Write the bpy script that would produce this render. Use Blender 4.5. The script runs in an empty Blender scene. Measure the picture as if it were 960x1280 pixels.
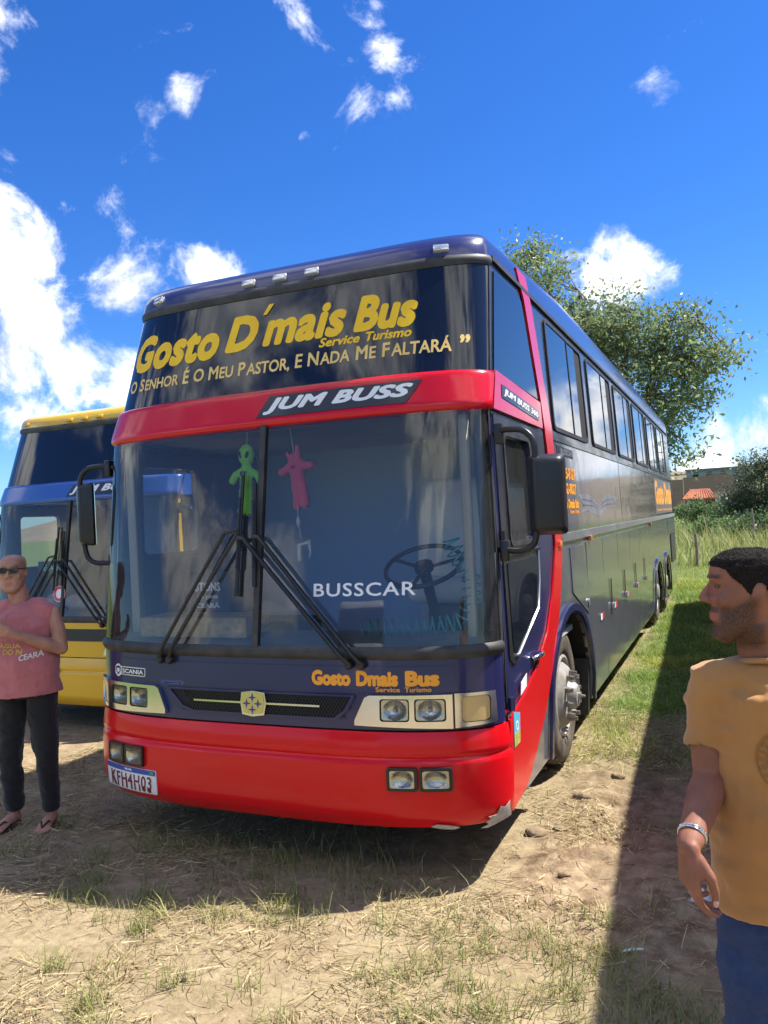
import bpy, bmesh, math, random
import numpy as np
from mathutils import Vector, Matrix
from mathutils.geometry import tessellate_polygon

random.seed(7)
RNG = np.random.default_rng(11)
SC = bpy.context.scene
COL = SC.collection

# ------------------------------------------------------------------ camera
YAW, PITCH, ROLL, FPX = -0.4083, 0.0092, -0.0489, 1009.93
CAM = Vector((2.4436, -3.7314, 1.8416))
cf = Vector((math.sin(YAW) * math.cos(PITCH), math.cos(YAW) * math.cos(PITCH), math.sin(PITCH)))
cr0 = Vector((math.cos(YAW), -math.sin(YAW), 0)); cu0 = cr0.cross(cf)
cr = math.cos(ROLL) * cr0 + math.sin(ROLL) * cu0
cu = -math.sin(ROLL) * cr0 + math.cos(ROLL) * cu0
cam_d = bpy.data.cameras.new('camera'); cam_o = bpy.data.objects.new('camera', cam_d); COL.objects.link(cam_o)
cam_o.matrix_world = Matrix(((cr.x, cu.x, -cf.x, CAM.x), (cr.y, cu.y, -cf.y, CAM.y), (cr.z, cu.z, -cf.z, CAM.z), (0, 0, 0, 1)))
cam_d.sensor_width = 36; cam_d.sensor_fit = 'AUTO'; cam_d.lens = FPX / 1280 * 36
cam_d.clip_start = 0.05; cam_d.clip_end = 5000
SC.camera = cam_o

# ------------------------------------------------------------------ sun, sky, exposure
SUN = Vector((0.52, 0.36, 1.0)).normalized()
SUN_EL = math.asin(SUN.z)
sun_d = bpy.data.lights.new('sun', 'SUN'); sun_d.energy = 4.0; sun_d.angle = math.radians(0.53); sun_d.color = (1.0, 0.95, 0.87)
sun_o = bpy.data.objects.new('sun', sun_d); COL.objects.link(sun_o)
sun_o.rotation_euler = SUN.to_track_quat('Z', 'Y').to_euler()
sun_o.location = (0, 0, 30)
SC.view_settings.view_transform = 'Standard'; SC.view_settings.look = 'None'
SC.view_settings.exposure = 1.32; SC.view_settings.gamma = 1.0; SC.view_settings.use_curve_mapping = False

W = bpy.data.worlds.new('World'); SC.world = W; W.use_nodes = True
nt = W.node_tree; nt.nodes.clear()
def wn(t, **k):
    n = nt.nodes.new(t)
    for a, b in k.items(): setattr(n, a, b)
    return n
L_ = nt.links.new
sky = wn('ShaderNodeTexSky', sky_type='NISHITA', sun_disc=False)
sky.sun_elevation = SUN_EL; sky.sun_rotation = math.atan2(SUN.x, SUN.y)
sky.air_density = 1.0; sky.dust_density = 0.15; sky.ozone_density = 1.6; sky.altitude = 50
hsv = wn('ShaderNodeHueSaturation'); hsv.inputs['Saturation'].default_value = 1.3; hsv.inputs['Value'].default_value = 1.0
hsv.inputs['Hue'].default_value = 0.5
L_(sky.outputs[0], hsv.inputs['Color'])
tint = wn('ShaderNodeMix', data_type='RGBA', blend_type='MULTIPLY'); tint.inputs['Factor'].default_value = 1; tint.inputs['B'].default_value = (.33, .495, .775, 1); L_(hsv.outputs[0], tint.inputs['A'])
geo = wn('ShaderNodeTexCoord')
# each cloud: a direction, an angular radius and a strength; noise breaks up the edges
CLOUDS = []
def cl(u, v, r, a=0.3):
    d = (cf * FPX + cr * (u - 480) - cu * (v - 640)); m = d.length; d.normalize()
    CLOUDS.append((d, r / m, a if a > .215 else a * .76))
for a in [(5, 330, 120, .42), (50, 400, 105, .42), (100, 455, 95, .42), (5, 460, 110, .40), (160, 468, 75, .38), (-5, 270, 75, .34), (25, 520, 90, .36),
          (150, 368, 85, .31), (265, 348, 75, .31), (215, 385, 50, .22), (230, 118, 42, .21), (187, 138, 36, .18), (275, 130, 34, .15), (145, 268, 46, .20),
          (12, 192, 40, .20), (40, 222, 34, .17), (100, 88, 34, .16), (462, 15, 50, .18), (470, 62, 44, .19), (440, 85, 32, .17),
          (455, 128, 50, .21), (495, 126, 34, .17), (373, 12, 30, .18), (815, 120, 56, .20), (80, 262, 26, .16), (340, 115, 26, .15),
          (305, 200, 30, .15), (75, 12, 40, .17), (20, 8, 40, .18), (605, 145, 26, .14),
          (765, 300, 62, .34), (790, 330, 82, .36), (735, 335, 66, .30), (825, 352, 52, .26), (895, 570, 95, .36), (945, 552, 80, .34), (868, 588, 75, .33),
          (958, 508, 36, .22), (690, 320, 40, .14),
          (1020, 560, 110, .36), (1110, 520, 110, .36), (1220, 555, 120, .36), (1060, 470, 80, .30), (1180, 430, 80, .28)]: cl(*a)
rr = random.Random(5)
for i in range(14):      # unseen cumulus round the rest of the sky, made larger and denser to add fill light
    az = YAW + math.radians(38 + i * (360 - 76) / 13.0 + rr.uniform(-5, 5)); el = math.radians(rr.choice([8, 13, 20, 30, 45, 62]) + rr.uniform(-2, 3))
    d = Vector((math.sin(az) * math.cos(el), math.cos(az) * math.cos(el), math.sin(el)))
    for k in range(2):
        CLOUDS.append(((d + Vector((rr.uniform(-.1, .1), rr.uniform(-.1, .1), rr.uniform(-.03, .05)))).normalized(), rr.uniform(.22, .42), rr.uniform(.42, .50)))
# two cumulus behind the camera, the ones mirrored in the coach's windscreen
for d_, r_, a_ in (((-.66, -.72, .19), .20, .46), ((-.52, -.82, .20), .13, .40), ((.10, -.93, .34), .24, .40), ((-.06, -.90, .42), .16, .38)): CLOUDS.append((Vector(d_).normalized(), r_, a_))
nz = wn('ShaderNodeTexNoise'); nz.inputs['Scale'].default_value = 9; nz.inputs['Detail'].default_value = 12; nz.inputs['Roughness'].default_value = .66
nz.inputs['Distortion'].default_value = .35
L_(geo.outputs['Generated'], nz.inputs['Vector'])
acc = None
for d, r, a in CLOUDS:
    ds = wn('ShaderNodeVectorMath', operation='DISTANCE'); ds.inputs[1].default_value = d; L_(geo.outputs['Generated'], ds.inputs[0])
    mr = wn('ShaderNodeMapRange', interpolation_type='SMOOTHSTEP'); mr.inputs[1].default_value = 0; mr.inputs[2].default_value = r
    mr.inputs[3].default_value = a; mr.inputs[4].default_value = 0; L_(ds.outputs['Value'], mr.inputs[0])
    if acc is None: acc = mr.outputs[0]
    else:
        mx = wn('ShaderNodeMath', operation='MAXIMUM'); L_(acc, mx.inputs[0]); L_(mr.outputs[0], mx.inputs[1]); acc = mx.outputs[0]
ad = wn('ShaderNodeMath', operation='ADD'); L_(nz.outputs['Fac'], ad.inputs[0]); L_(acc, ad.inputs[1])
cr_ = wn('ShaderNodeMapRange', interpolation_type='SMOOTHSTEP'); cr_.inputs[1].default_value = .61; cr_.inputs[2].default_value = .86; L_(ad.outputs[0], cr_.inputs[0])
nz2 = wn('ShaderNodeTexNoise')           # the same billows sampled a little towards the sun: the difference models their lit and shaded sides
for q_ in ('Scale', 'Detail', 'Roughness', 'Distortion'): nz2.inputs[q_].default_value = nz.inputs[q_].default_value
sh_ = wn('ShaderNodeVectorMath', operation='ADD'); sh_.inputs[1].default_value = SUN * .035; L_(geo.outputs['Generated'], sh_.inputs[0]); L_(sh_.outputs[0], nz2.inputs['Vector'])
df_ = wn('ShaderNodeMath', operation='SUBTRACT'); L_(nz.outputs['Fac'], df_.inputs[0]); L_(nz2.outputs['Fac'], df_.inputs[1])
df2 = wn('ShaderNodeMath', operation='MULTIPLY_ADD'); L_(df_.outputs[0], df2.inputs[0]); df2.inputs[1].default_value = 1.6; df2.inputs[2].default_value = .55
shade = wn('ShaderNodeValToRGB'); shade.color_ramp.elements[0].position = .30; shade.color_ramp.elements[0].color = (2.9, 3.3, 4.1, 1)
shade.color_ramp.elements[1].position = .74; shade.color_ramp.elements[1].color = (8.4, 8.4, 8.3, 1); L_(df2.outputs[0], shade.inputs[0])
mix = wn('ShaderNodeMix', data_type='RGBA'); L_(cr_.outputs[0], mix.inputs['Factor']); L_(tint.outputs['Result'], mix.inputs['A']); L_(shade.outputs[0], mix.inputs['B'])
bg = wn('ShaderNodeBackground'); bg.inputs['Strength'].default_value = 0.10; L_(mix.outputs['Result'], bg.inputs['Color'])
wo = wn('ShaderNodeOutputWorld'); L_(bg.outputs[0], wo.inputs['Surface'])
W.cycles.sampling_method = 'MANUAL'; W.cycles.sample_map_resolution = 512
SC.cycles.use_denoising = True; SC.cycles.use_adaptive_sampling = True; SC.cycles.adaptive_threshold = .02
SC.cycles.max_bounces = 8; SC.cycles.transparent_max_bounces = 16
SC.cycles.caustics_reflective = False; SC.cycles.caustics_refractive = False

# ------------------------------------------------------------------ helpers
MATS = {}
def srgb(r, g, b):
    f = lambda c: ((c / 255) / 12.92 if c <= 10 else (((c / 255) + .055) / 1.055) ** 2.4)
    return (f(r), f(g), f(b), 1)
def mat(name, color=(.5, .5, .5), rough=.5, metal=0, coat=0, spec=.5, noise=None, bump=None, trans=None, alpha=None, sheen=0, rvar=0.0):
    """principled material; noise=(scale, colour2, contrast) object-space mottling; bump=(scale, strength, distance)"""
    if name in MATS: return MATS[name]
    m = bpy.data.materials.new(name); m.use_nodes = True; MATS[name] = m
    t = m.node_tree; b = t.nodes['Principled BSDF']
    c = tuple(color[:3]) + (1,)
    b.inputs['Base Color'].default_value = c; b.inputs['Roughness'].default_value = rough; b.inputs['Metallic'].default_value = metal
    b.inputs['Coat Weight'].default_value = coat; b.inputs['Coat Roughness'].default_value = .04; b.inputs['Specular IOR Level'].default_value = spec
    if sheen: b.inputs['Sheen Weight'].default_value = sheen
    tc = t.nodes.new('ShaderNodeTexCoord')
    if noise:
        n = t.nodes.new('ShaderNodeTexNoise'); n.inputs['Scale'].default_value = noise[0]; n.inputs['Detail'].default_value = 6; n.inputs['Roughness'].default_value = .6
        t.links.new(tc.outputs['Object'], n.inputs['Vector'])
        r = t.nodes.new('ShaderNodeValToRGB'); k = noise[2] if len(noise) > 2 else .5
        r.color_ramp.elements[0].position = .5 - .25 * k; r.color_ramp.elements[1].position = .5 + .25 * k
        r.color_ramp.elements[0].color = c; r.color_ramp.elements[1].color = tuple(noise[1][:3]) + (1,)
        t.links.new(n.outputs['Fac'], r.inputs[0]); t.links.new(r.outputs[0], b.inputs['Base Color'])
    if rvar:
        n3 = t.nodes.new('ShaderNodeTexNoise'); n3.inputs['Scale'].default_value = 3; n3.inputs['Detail'].default_value = 8
        t.links.new(tc.outputs['Object'], n3.inputs['Vector'])
        q = t.nodes.new('ShaderNodeMapRange'); q.inputs[1].default_value = .35; q.inputs[2].default_value = .7; q.inputs[3].default_value = max(0, rough - rvar * .5); q.inputs[4].default_value = rough + rvar
        t.links.new(n3.outputs['Fac'], q.inputs[0]); t.links.new(q.outputs[0], b.inputs['Roughness'])
    if bump:
        n2 = t.nodes.new('ShaderNodeTexNoise'); n2.inputs['Scale'].default_value = bump[0]; n2.inputs['Detail'].default_value = 5
        t.links.new(tc.outputs['Object'], n2.inputs['Vector'])
        bp = t.nodes.new('ShaderNodeBump'); bp.inputs['Strength'].default_value = bump[1]; bp.inputs['Distance'].default_value = bump[2] if len(bump) > 2 else .01
        t.links.new(n2.outputs['Fac'], bp.inputs['Height']); t.links.new(bp.outputs[0], b.inputs['Normal'])
    return m

def link(o, parent=None):
    COL.objects.link(o)
    if parent is not None: o.parent = parent
    return o
def mesh_obj(name, V, F, m=None, parent=None, smooth=False, auto=None):
    me = bpy.data.meshes.new(name); me.from_pydata([tuple(v) for v in V], [], [tuple(f) for f in F]); me.update()
    if smooth: me.polygons.foreach_set('use_smooth', [True] * len(me.polygons))
    if auto is not None:
        me.polygons.foreach_set('use_smooth', [True] * len(me.polygons))
        bm = bmesh.new(); bm.from_mesh(me)
        for e in bm.edges:
            if len(e.link_faces) == 2 and e.calc_face_angle(0) > math.radians(auto): e.smooth = False
        bm.to_mesh(me); bm.free()
    if m is not None: me.materials.append(m)
    return link(bpy.data.objects.new(name, me), parent)
def bm_obj(name, bm, m=None, parent=None, auto=None):
    me = bpy.data.meshes.new(name)
    if auto is not None:
        for f in bm.faces: f.smooth = True
        for e in bm.edges:
            if len(e.link_faces) == 2 and e.calc_face_angle(0) > math.radians(auto): e.smooth = False
    bm.to_mesh(me); bm.free()
    if m is not None: me.materials.append(m)
    return link(bpy.data.objects.new(name, me), parent)
def empty(name, loc=(0, 0, 0), rz=0):
    o = bpy.data.objects.new(name, None); COL.objects.link(o); o.location = loc; o.rotation_euler = (0, 0, rz); o.empty_display_size = .2
    return o
def tag(o, label=None, cat=None, group=None, kind=None):
    if label: o['label'] = label
    if cat: o['category'] = cat
    if group: o['group'] = group
    if kind: o['kind'] = kind
    return o

def box(bm, x0, x1, y0, y1, z0, z1):
    v = [bm.verts.new((x, y, z)) for x in (x0, x1) for y in (y0, y1) for z in (z0, z1)]
    for f in ((0, 1, 3, 2), (4, 6, 7, 5), (0, 4, 5, 1), (2, 3, 7, 6), (0, 2, 6, 4), (1, 5, 7, 3)): bm.faces.new([v[i] for i in f])
    return v
def box_obj(name, x0, x1, y0, y1, z0, z1, m, parent=None, bev=0.0, seg=2):
    bm = bmesh.new(); box(bm, x0, x1, y0, y1, z0, z1); bmesh.ops.recalc_face_normals(bm, faces=bm.faces[:])
    if bev: bmesh.ops.bevel(bm, geom=bm.edges[:], offset=bev, segments=seg, affect='EDGES', profile=.5)
    return bm_obj(name, bm, m, parent, auto=35)
def tube_geo(path, rad, n=8, closed=False, caps=True, squash=None):
    """returns V,F of a swept tube; rad a number, list, or list of (a,b)"""
    P = [Vector(p) for p in path]; V = []; F = []; k = len(P)
    if not isinstance(rad, (list, tuple)): rad = [rad] * k
    up = None
    for i, p in enumerate(P):
        if closed: t = (P[(i + 1) % k] - P[i - 1])
        else: t = P[min(i + 1, k - 1)] - P[max(i - 1, 0)]
        t.normalize()
        if up is None:
            up = Vector((0, 0, 1)) if abs(t.z) < .9 else Vector((0, 1, 0))
        a = up - t * up.dot(t)
        if a.length < 1e-6: a = t.orthogonal()
        a.normalize(); b = t.cross(a); up = a
        r = rad[i]; ra, rb = r if isinstance(r, (list, tuple)) else (r, r)
        for j in range(n):
            th = 2 * math.pi * j / n; V.append(p + a * (math.cos(th) * ra) + b * (math.sin(th) * rb))
    for i in range(k if closed else k - 1):
        i2 = (i + 1) % k
        for j in range(n):
            F.append((i * n + j, i * n + (j + 1) % n, i2 * n + (j + 1) % n, i2 * n + j))
    if caps and not closed:
        F.append(tuple(range(n - 1, -1, -1))); F.append(tuple((k - 1) * n + j for j in range(n)))
    return V, F
def tube_obj(name, path, rad, m, parent=None, n=8, closed=False, caps=True):
    V, F = tube_geo(path, rad, n, closed, caps); return mesh_obj(name, V, F, m, parent, auto=50)
def join_geo(parts):
    V = []; F = []
    for v, f in parts:
        o = len(V); V += list(v); F += [tuple(i + o for i in q) for q in f]
    return V, F
def lathe_geo(prof, n=32, axis='x', center=(0, 0, 0)):
    """prof: list of (axial, radius)"""
    V = []; F = []; c = center
    for a, r in prof:
        for j in range(n):
            th = 2 * math.pi * j / n; u, w = r * math.cos(th), r * math.sin(th)
            V.append((c[0] + a, c[1] + u, c[2] + w) if axis == 'x' else ((c[0] + u, c[1] + w, c[2] + a) if axis == 'z' else (c[0] + u, c[1] + a, c[2] + w)))
    for i in range(len(prof) - 1):
        for j in range(n): F.append((i * n + j, i * n + (j + 1) % n, (i + 1) * n + (j + 1) % n, (i + 1) * n + j))
    return V, F

# ---- flat shapes (outlines or lettering) laid on a curved surface by a mapper (u, v, h) -> xyz
def poly2d(loops):
    bm = bmesh.new(); pts = [[Vector((p[0], p[1], 0)) for p in lp] for lp in loops]
    flat = [p for lp in pts for p in lp]; vs = [bm.verts.new(p) for p in flat]
    for t in tessellate_polygon(pts):
        try: bm.faces.new([vs[i] for i in t])
        except ValueError: pass
    return bm
_TC = {}
def text2d(body, size=1.0, bold=0.0, shear=0.0, space=1.0):
    cu_ = bpy.data.curves.new('lettering', 'FONT'); cu_.body = body; cu_.size = size; cu_.shear = shear; cu_.space_character = space; cu_.resolution_u = 3
    ob = bpy.data.objects.new('lettering', cu_); COL.objects.link(ob)
    dg = bpy.context.evaluated_depsgraph_get(); dg.update()
    me = bpy.data.meshes.new_from_object(ob.evaluated_get(dg)); bm = bmesh.new(); bm.from_mesh(me)
    bpy.data.objects.remove(ob); bpy.data.curves.remove(cu_); bpy.data.meshes.remove(me)
    bmesh.ops.remove_doubles(bm, verts=bm.verts[:], dist=1e-5)
    if bold:                      # heavier strokes: shifted copies, each a hair higher so that no two faces coincide
        src = [(v.co.copy()) for v in bm.verts]; bm.verts.index_update(); fs = [[v.index for v in f.verts] for f in bm.faces]
        r = bold * size * 1.15; k_ = 10 if bold > .03 else 6
        for i in range(k_):
            a = 2 * math.pi * i / k_; nv = [bm.verts.new(c + Vector((r * math.cos(a), r * math.sin(a), .00004 * (i + 1)))) for c in src]
            for f in fs: bm.faces.new([nv[j] for j in f])
    return bm
def fit2d(bm, u0, u1, v0, v1, rise=0.0, italic=0.0):
    """fit the lettering's box into u0..u1, v0..v1; rise lifts the right end"""
    xs = [v.co.x for v in bm.verts]; ys = [v.co.y for v in bm.verts]; a, b, c, d = min(xs), max(xs), min(ys), max(ys)
    for v in bm.verts:
        fx = (v.co.x - a) / (b - a); fy_ = (v.co.y - c) / (d - c)
        v.co = Vector((u0 + (u1 - u0) * fx + italic * fy_, v0 + (v1 - v0) * fy_ + rise * fx, v.co.z))
    return bm
def lay(name, bm, mapper, m, parent=None, off=.004, th=.003, step=.08, stepv=None, auto=30):
    xs = [v.co.x for v in bm.verts]; ys = [v.co.y for v in bm.verts]
    bmesh.ops.recalc_face_normals(bm, faces=bm.faces[:])
    for f in bm.faces:
        if f.normal.z < 0: f.normal_flip()
    if step:
        x = math.floor(min(xs) / step) * step + step
        while x < max(xs):
            bmesh.ops.bisect_plane(bm, geom=bm.verts[:] + bm.edges[:] + bm.faces[:], plane_co=(x, 0, 0), plane_no=(1, 0, 0), dist=1e-6); x += step
    if stepv:
        y = math.floor(min(ys) / stepv) * stepv + stepv
        while y < max(ys):
            bmesh.ops.bisect_plane(bm, geom=bm.verts[:] + bm.edges[:] + bm.faces[:], plane_co=(0, y, 0), plane_no=(0, 1, 0), dist=1e-6); y += stepv
    if th:
        r = bmesh.ops.extrude_face_region(bm, geom=bm.faces[:])
        for g in r['geom']:
            if isinstance(g, bmesh.types.BMVert): g.co.z += th
    for v in bm.verts: v.co = mapper(v.co.x, v.co.y, v.co.z + off)
    bmesh.ops.recalc_face_normals(bm, faces=bm.faces[:])
    return bm_obj(name, bm, m, parent, auto=auto)
def rrect(x0, x1, y0, y1, r, n=5):
    o = []
    for cx, cy, a in ((x1 - r, y1 - r, 0), (x0 + r, y1 - r, 90), (x0 + r, y0 + r, 180), (x1 - r, y0 + r, 270)):
        for i in range(n + 1):
            t = math.radians(a + 90 * i / n); o.append((cx + r * math.cos(t), cy + r * math.sin(t)))
    return o
def circ(x, y, r, n=20, ry=None): return [(x + r * math.cos(2 * math.pi * i / n), y + (ry or r) * math.sin(2 * math.pi * i / n)) for i in range(n)]
# ---- rounded shapes that are fused into one skin
def remesh(name, parts, voxel, smooth_it=4, m=None, parent=None):
    V, F = join_geo(parts); me = bpy.data.meshes.new(name); me.from_pydata([tuple(v) for v in V], [], F)
    bm = bmesh.new(); bm.from_mesh(me); bmesh.ops.recalc_face_normals(bm, faces=bm.faces[:]); bm.to_mesh(me); bm.free()
    ob = bpy.data.objects.new(name, me); COL.objects.link(ob)
    r = ob.modifiers.new('r', 'REMESH'); r.mode = 'VOXEL'; r.voxel_size = voxel
    s = ob.modifiers.new('s', 'SMOOTH'); s.factor = .5; s.iterations = smooth_it
    dg = bpy.context.evaluated_depsgraph_get(); dg.update(); me2 = bpy.data.meshes.new_from_object(ob.evaluated_get(dg)); me2.name = name
    bpy.data.objects.remove(ob); bpy.data.meshes.remove(me)
    me2.polygons.foreach_set('use_smooth', [True] * len(me2.polygons)); me2.materials.clear()
    if m: me2.materials.append(m)
    return link(bpy.data.objects.new(name, me2), parent)
def ell(c, r, rot=None, n=16, k=10):
    V = []; F = []
    for i in range(1, k):
        ph = math.pi * i / k
        for j in range(n):
            th = 2 * math.pi * j / n; p = Vector((r[0] * math.sin(ph) * math.cos(th), r[1] * math.sin(ph) * math.sin(th), r[2] * math.cos(ph)))
            if rot is not None: p = rot @ p
            V.append(p + Vector(c))
    t = Vector((0, 0, r[2])); b = Vector((0, 0, -r[2]))
    if rot is not None: t = rot @ t; b = rot @ b
    V += [t + Vector(c), b + Vector(c)]; T = len(V) - 2
    for i in range(k - 2):
        for j in range(n): F.append((i * n + j, (i + 1) * n + j, (i + 1) * n + (j + 1) % n, i * n + (j + 1) % n))
    for j in range(n): F.append((T, j, (j + 1) % n)); F.append((T + 1, (k - 2) * n + (j + 1) % n, (k - 2) * n + j))
    return V, F
def limb(path, rad, n=12):
    """closed round-ended tube, for joining by remesh"""
    P = [Vector(p) for p in path]; R = [r if isinstance(r, (tuple, list)) else (r, r) for r in rad]
    d0 = (P[0] - P[1]).normalized(); d1 = (P[-1] - P[-2]).normalized(); r0 = max(R[0]); r1 = max(R[-1])
    P2 = [P[0] + d0 * r0 * .9, P[0] + d0 * r0 * .6] + P + [P[-1] + d1 * r1 * .6, P[-1] + d1 * r1 * .9]
    R2 = [(R[0][0] * .35, R[0][1] * .35), (R[0][0] * .8, R[0][1] * .8)] + R + [(R[-1][0] * .8, R[-1][1] * .8), (R[-1][0] * .35, R[-1][1] * .35)]
    return tube_geo(P2, R2, n)
# ------------------------------------------------------------------ materials of the coaches
def thin_glass(name, tint=(.95, .975, .975), ior=1.65):
    m = bpy.data.materials.new(name); m.use_nodes = True; t = m.node_tree; t.nodes.clear()
    tr = t.nodes.new('ShaderNodeBsdfTransparent'); tr.inputs[0].default_value = tint + (1,)
    gl = t.nodes.new('ShaderNodeBsdfGlossy'); gl.inputs['Roughness'].default_value = .0
    df = t.nodes.new('ShaderNodeBsdfDiffuse'); df.inputs[0].default_value = (.5, .5, .48, 1); m0 = t.nodes.new('ShaderNodeMixShader'); m0.inputs[0].default_value = .045      # thin film of dust
    fr = t.nodes.new('ShaderNodeFresnel'); fr.inputs[0].default_value = ior
    mx = t.nodes.new('ShaderNodeMixShader'); o = t.nodes.new('ShaderNodeOutputMaterial')
    t.links.new(fr.outputs[0], mx.inputs[0]); t.links.new(tr.outputs[0], m0.inputs[1]); t.links.new(df.outputs[0], m0.inputs[2]); t.links.new(m0.outputs[0], mx.inputs[1]); t.links.new(gl.outputs[0], mx.inputs[2]); t.links.new(mx.outputs[0], o.inputs[0])
    MATS[name] = m; return m
def blade_sheer(name, c):
    m = bpy.data.materials.new(name); m.use_nodes = True; t = m.node_tree; b = t.nodes['Principled BSDF']; b.inputs['Base Color'].default_value = c + (1,); b.inputs['Roughness'].default_value = .9
    tr = t.nodes.new('ShaderNodeBsdfTranslucent'); tr.inputs[0].default_value = c + (1,); mx = t.nodes.new('ShaderNodeMixShader'); mx.inputs[0].default_value = .6
    t.links.new(b.outputs[0], mx.inputs[1]); t.links.new(tr.outputs[0], mx.inputs[2]); t.links.new(mx.outputs[0], t.nodes['Material Output'].inputs['Surface']); return m
def paint(name, color, rough=.28, dirt=(.16, .12, .08), dz=.55, amount=.28, coat=.6, spec=.35):
    """vehicle paint: coat, road dust low down, faint scratches"""
    if name in MATS: return MATS[name]
    m = bpy.data.materials.new(name); m.use_nodes = True; MATS[name] = m; t = m.node_tree; b = t.nodes['Principled BSDF']; N = t.nodes.new; K = t.links.new
    b.inputs['Coat Weight'].default_value = coat; b.inputs['Specular IOR Level'].default_value = spec; b.inputs['Coat Roughness'].default_value = .05; b.inputs['Roughness'].default_value = rough
    tc = N('ShaderNodeTexCoord'); sp = N('ShaderNodeSeparateXYZ'); K(tc.outputs['Object'], sp.inputs[0])
    n = N('ShaderNodeTexNoise'); n.inputs['Scale'].default_value = 4; n.inputs['Detail'].default_value = 9; n.inputs['Roughness'].default_value = .68; K(tc.outputs['Object'], n.inputs['Vector'])
    mr = N('ShaderNodeMapRange'); mr.inputs[1].default_value = .2; mr.inputs[2].default_value = dz; mr.inputs[3].default_value = .62; mr.inputs[4].default_value = .12; K(sp.outputs['Z'], mr.inputs[0])
    ml = N('ShaderNodeMath'); ml.operation = 'MULTIPLY'; K(n.outputs['Fac'], ml.inputs[0]); K(mr.outputs[0], ml.inputs[1])
    m2 = N('ShaderNodeMath'); m2.operation = 'MULTIPLY'; m2.inputs[1].default_value = amount; K(ml.outputs[0], m2.inputs[0])
    n5 = N('ShaderNodeTexNoise'); n5.inputs['Scale'].default_value = 75; n5.inputs['Detail'].default_value = 3; K(tc.outputs['Object'], n5.inputs['Vector'])
    sp5 = N('ShaderNodeMapRange'); sp5.inputs[1].default_value = .66; sp5.inputs[2].default_value = .74; sp5.inputs[3].default_value = 0; sp5.inputs[4].default_value = .35; K(n5.outputs['Fac'], sp5.inputs[0])      # specks of mud
    sp6 = N('ShaderNodeMath'); sp6.operation = 'MULTIPLY'; K(sp5.outputs[0], sp6.inputs[0]); K(mr.outputs[0], sp6.inputs[1]); sp7 = N('ShaderNodeMath'); sp7.operation = 'ADD'; K(sp6.outputs[0], sp7.inputs[0]); K(m2.outputs[0], sp7.inputs[1])
    mx = N('ShaderNodeMix'); mx.data_type = 'RGBA'; mx.inputs['A'].default_value = tuple(color[:3]) + (1,); mx.inputs['B'].default_value = tuple(dirt) + (1,); K(sp7.outputs[0], mx.inputs['Factor']); K(mx.outputs['Result'], b.inputs['Base Color'])
    r2 = N('ShaderNodeMapRange'); r2.inputs[1].default_value = .3; r2.inputs[2].default_value = .75; r2.inputs[3].default_value = .03; r2.inputs[4].default_value = .16; K(n.outputs['Fac'], r2.inputs[0]); K(r2.outputs[0], b.inputs['Coat Roughness'])
    n2 = N('ShaderNodeTexNoise'); n2.inputs['Scale'].default_value = 1.6; n2.inputs['Detail'].default_value = 2; K(tc.outputs['Object'], n2.inputs['Vector'])
    bp = N('ShaderNodeBump'); bp.inputs['Strength'].default_value = .25; bp.inputs['Distance'].default_value = .012; K(n2.outputs['Fac'], bp.inputs['Height']); K(bp.outputs[0], b.inputs['Normal']); K(bp.outputs[0], b.inputs['Coat Normal'])
    return m
NAVY = (.018, .020, .088); RED = (.64, .006, .014)
M_GLASS = thin_glass('windscreen_glass')
M_CABGLASS = thin_glass('cab_side_glass', (.55, .58, .58), 1.6)
M_TINT = mat('tinted_glass', (.010, .013, .022), .03, spec=.6, rvar=.03)
M_RUB = mat('black_rubber', (.018, .018, .019), .55, noise=(9, (.05, .047, .043), .6), bump=(60, .2, .002))
M_BLK = mat('black_plastic', (.014, .014, .016), .38, rvar=.15)
M_SATIN = mat('satin_black_panel', (.022, .023, .028), .3, coat=.4, rvar=.15)
M_CHROME = mat('chrome', (.72, .71, .69), .12, metal=1, rvar=.12)
M_LENS = mat('lamp_lens', (.62, .64, .62), .1, metal=.55, coat=1, bump=(90, .35, .003))
M_REFL = mat('lamp_reflector', (.62, .62, .58), .16, metal=.9, bump=(70, .5, .004)); M_LAMPGLASS = thin_glass('lamp_glass', (.9, .9, .86), 1.5)
M_AMBER = mat('amber_lens', (.62, .42, .16), .15, coat=1, bump=(140, .4, .003))
M_ORANGE = mat('orange_lens', (.85, .22, .03), .2, coat=1)
M_ALU = mat('dull_aluminium', (.42, .43, .45), .35, metal=.8, rvar=.2)
M_TYRE = mat('tyre_rubber', (.022, .021, .020), .8, noise=(7, (.16, .125, .09), .9), bump=(40, .3, .004))
M_RIM = mat('painted_steel_rim', (.42, .42, .41), .45, noise=(9, (.2, .17, .13), .8), bump=(40, .2, .003))
M_NUT = mat('dull_nut_steel', (.36, .35, .33), .4, metal=.7, noise=(30, (.16, .13, .1), .8))
M_DARK = mat('dark_underbody', (.012, .011, .010), .85)
M_GOLD = mat('golden_yellow_vinyl', (.97, .60, .03), .5, spec=.2, noise=(6, (.90, .52, .03), .7))
M_PALEGOLD = mat('pale_gold_vinyl', (.92, .66, .24), .5, spec=.25, noise=(14, (.75, .5, .15), .7))
M_WHITEV = mat('white_vinyl', (.78, .79, .80), .4)
M_ORV = mat('orange_yellow_vinyl', (.90, .36, .02), .4)
M_INT = mat('interior_trim', (.46, .48, .50), .7, noise=(3, (.36, .39, .42), .8))
M_INT2 = mat('interior_blue_panel', (.26, .38, .58), .6)
M_CURT = mat('grey_curtain', (.66, .66, .63), .85, noise=(6, (.5, .5, .49), .8))
M_SEAT = mat('pale_seat_cover', (.78, .78, .74), .85, noise=(8, (.66, .66, .63), .8)); M_SHEER = blade_sheer('sheer_curtain', (.82, .82, .78))
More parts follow.
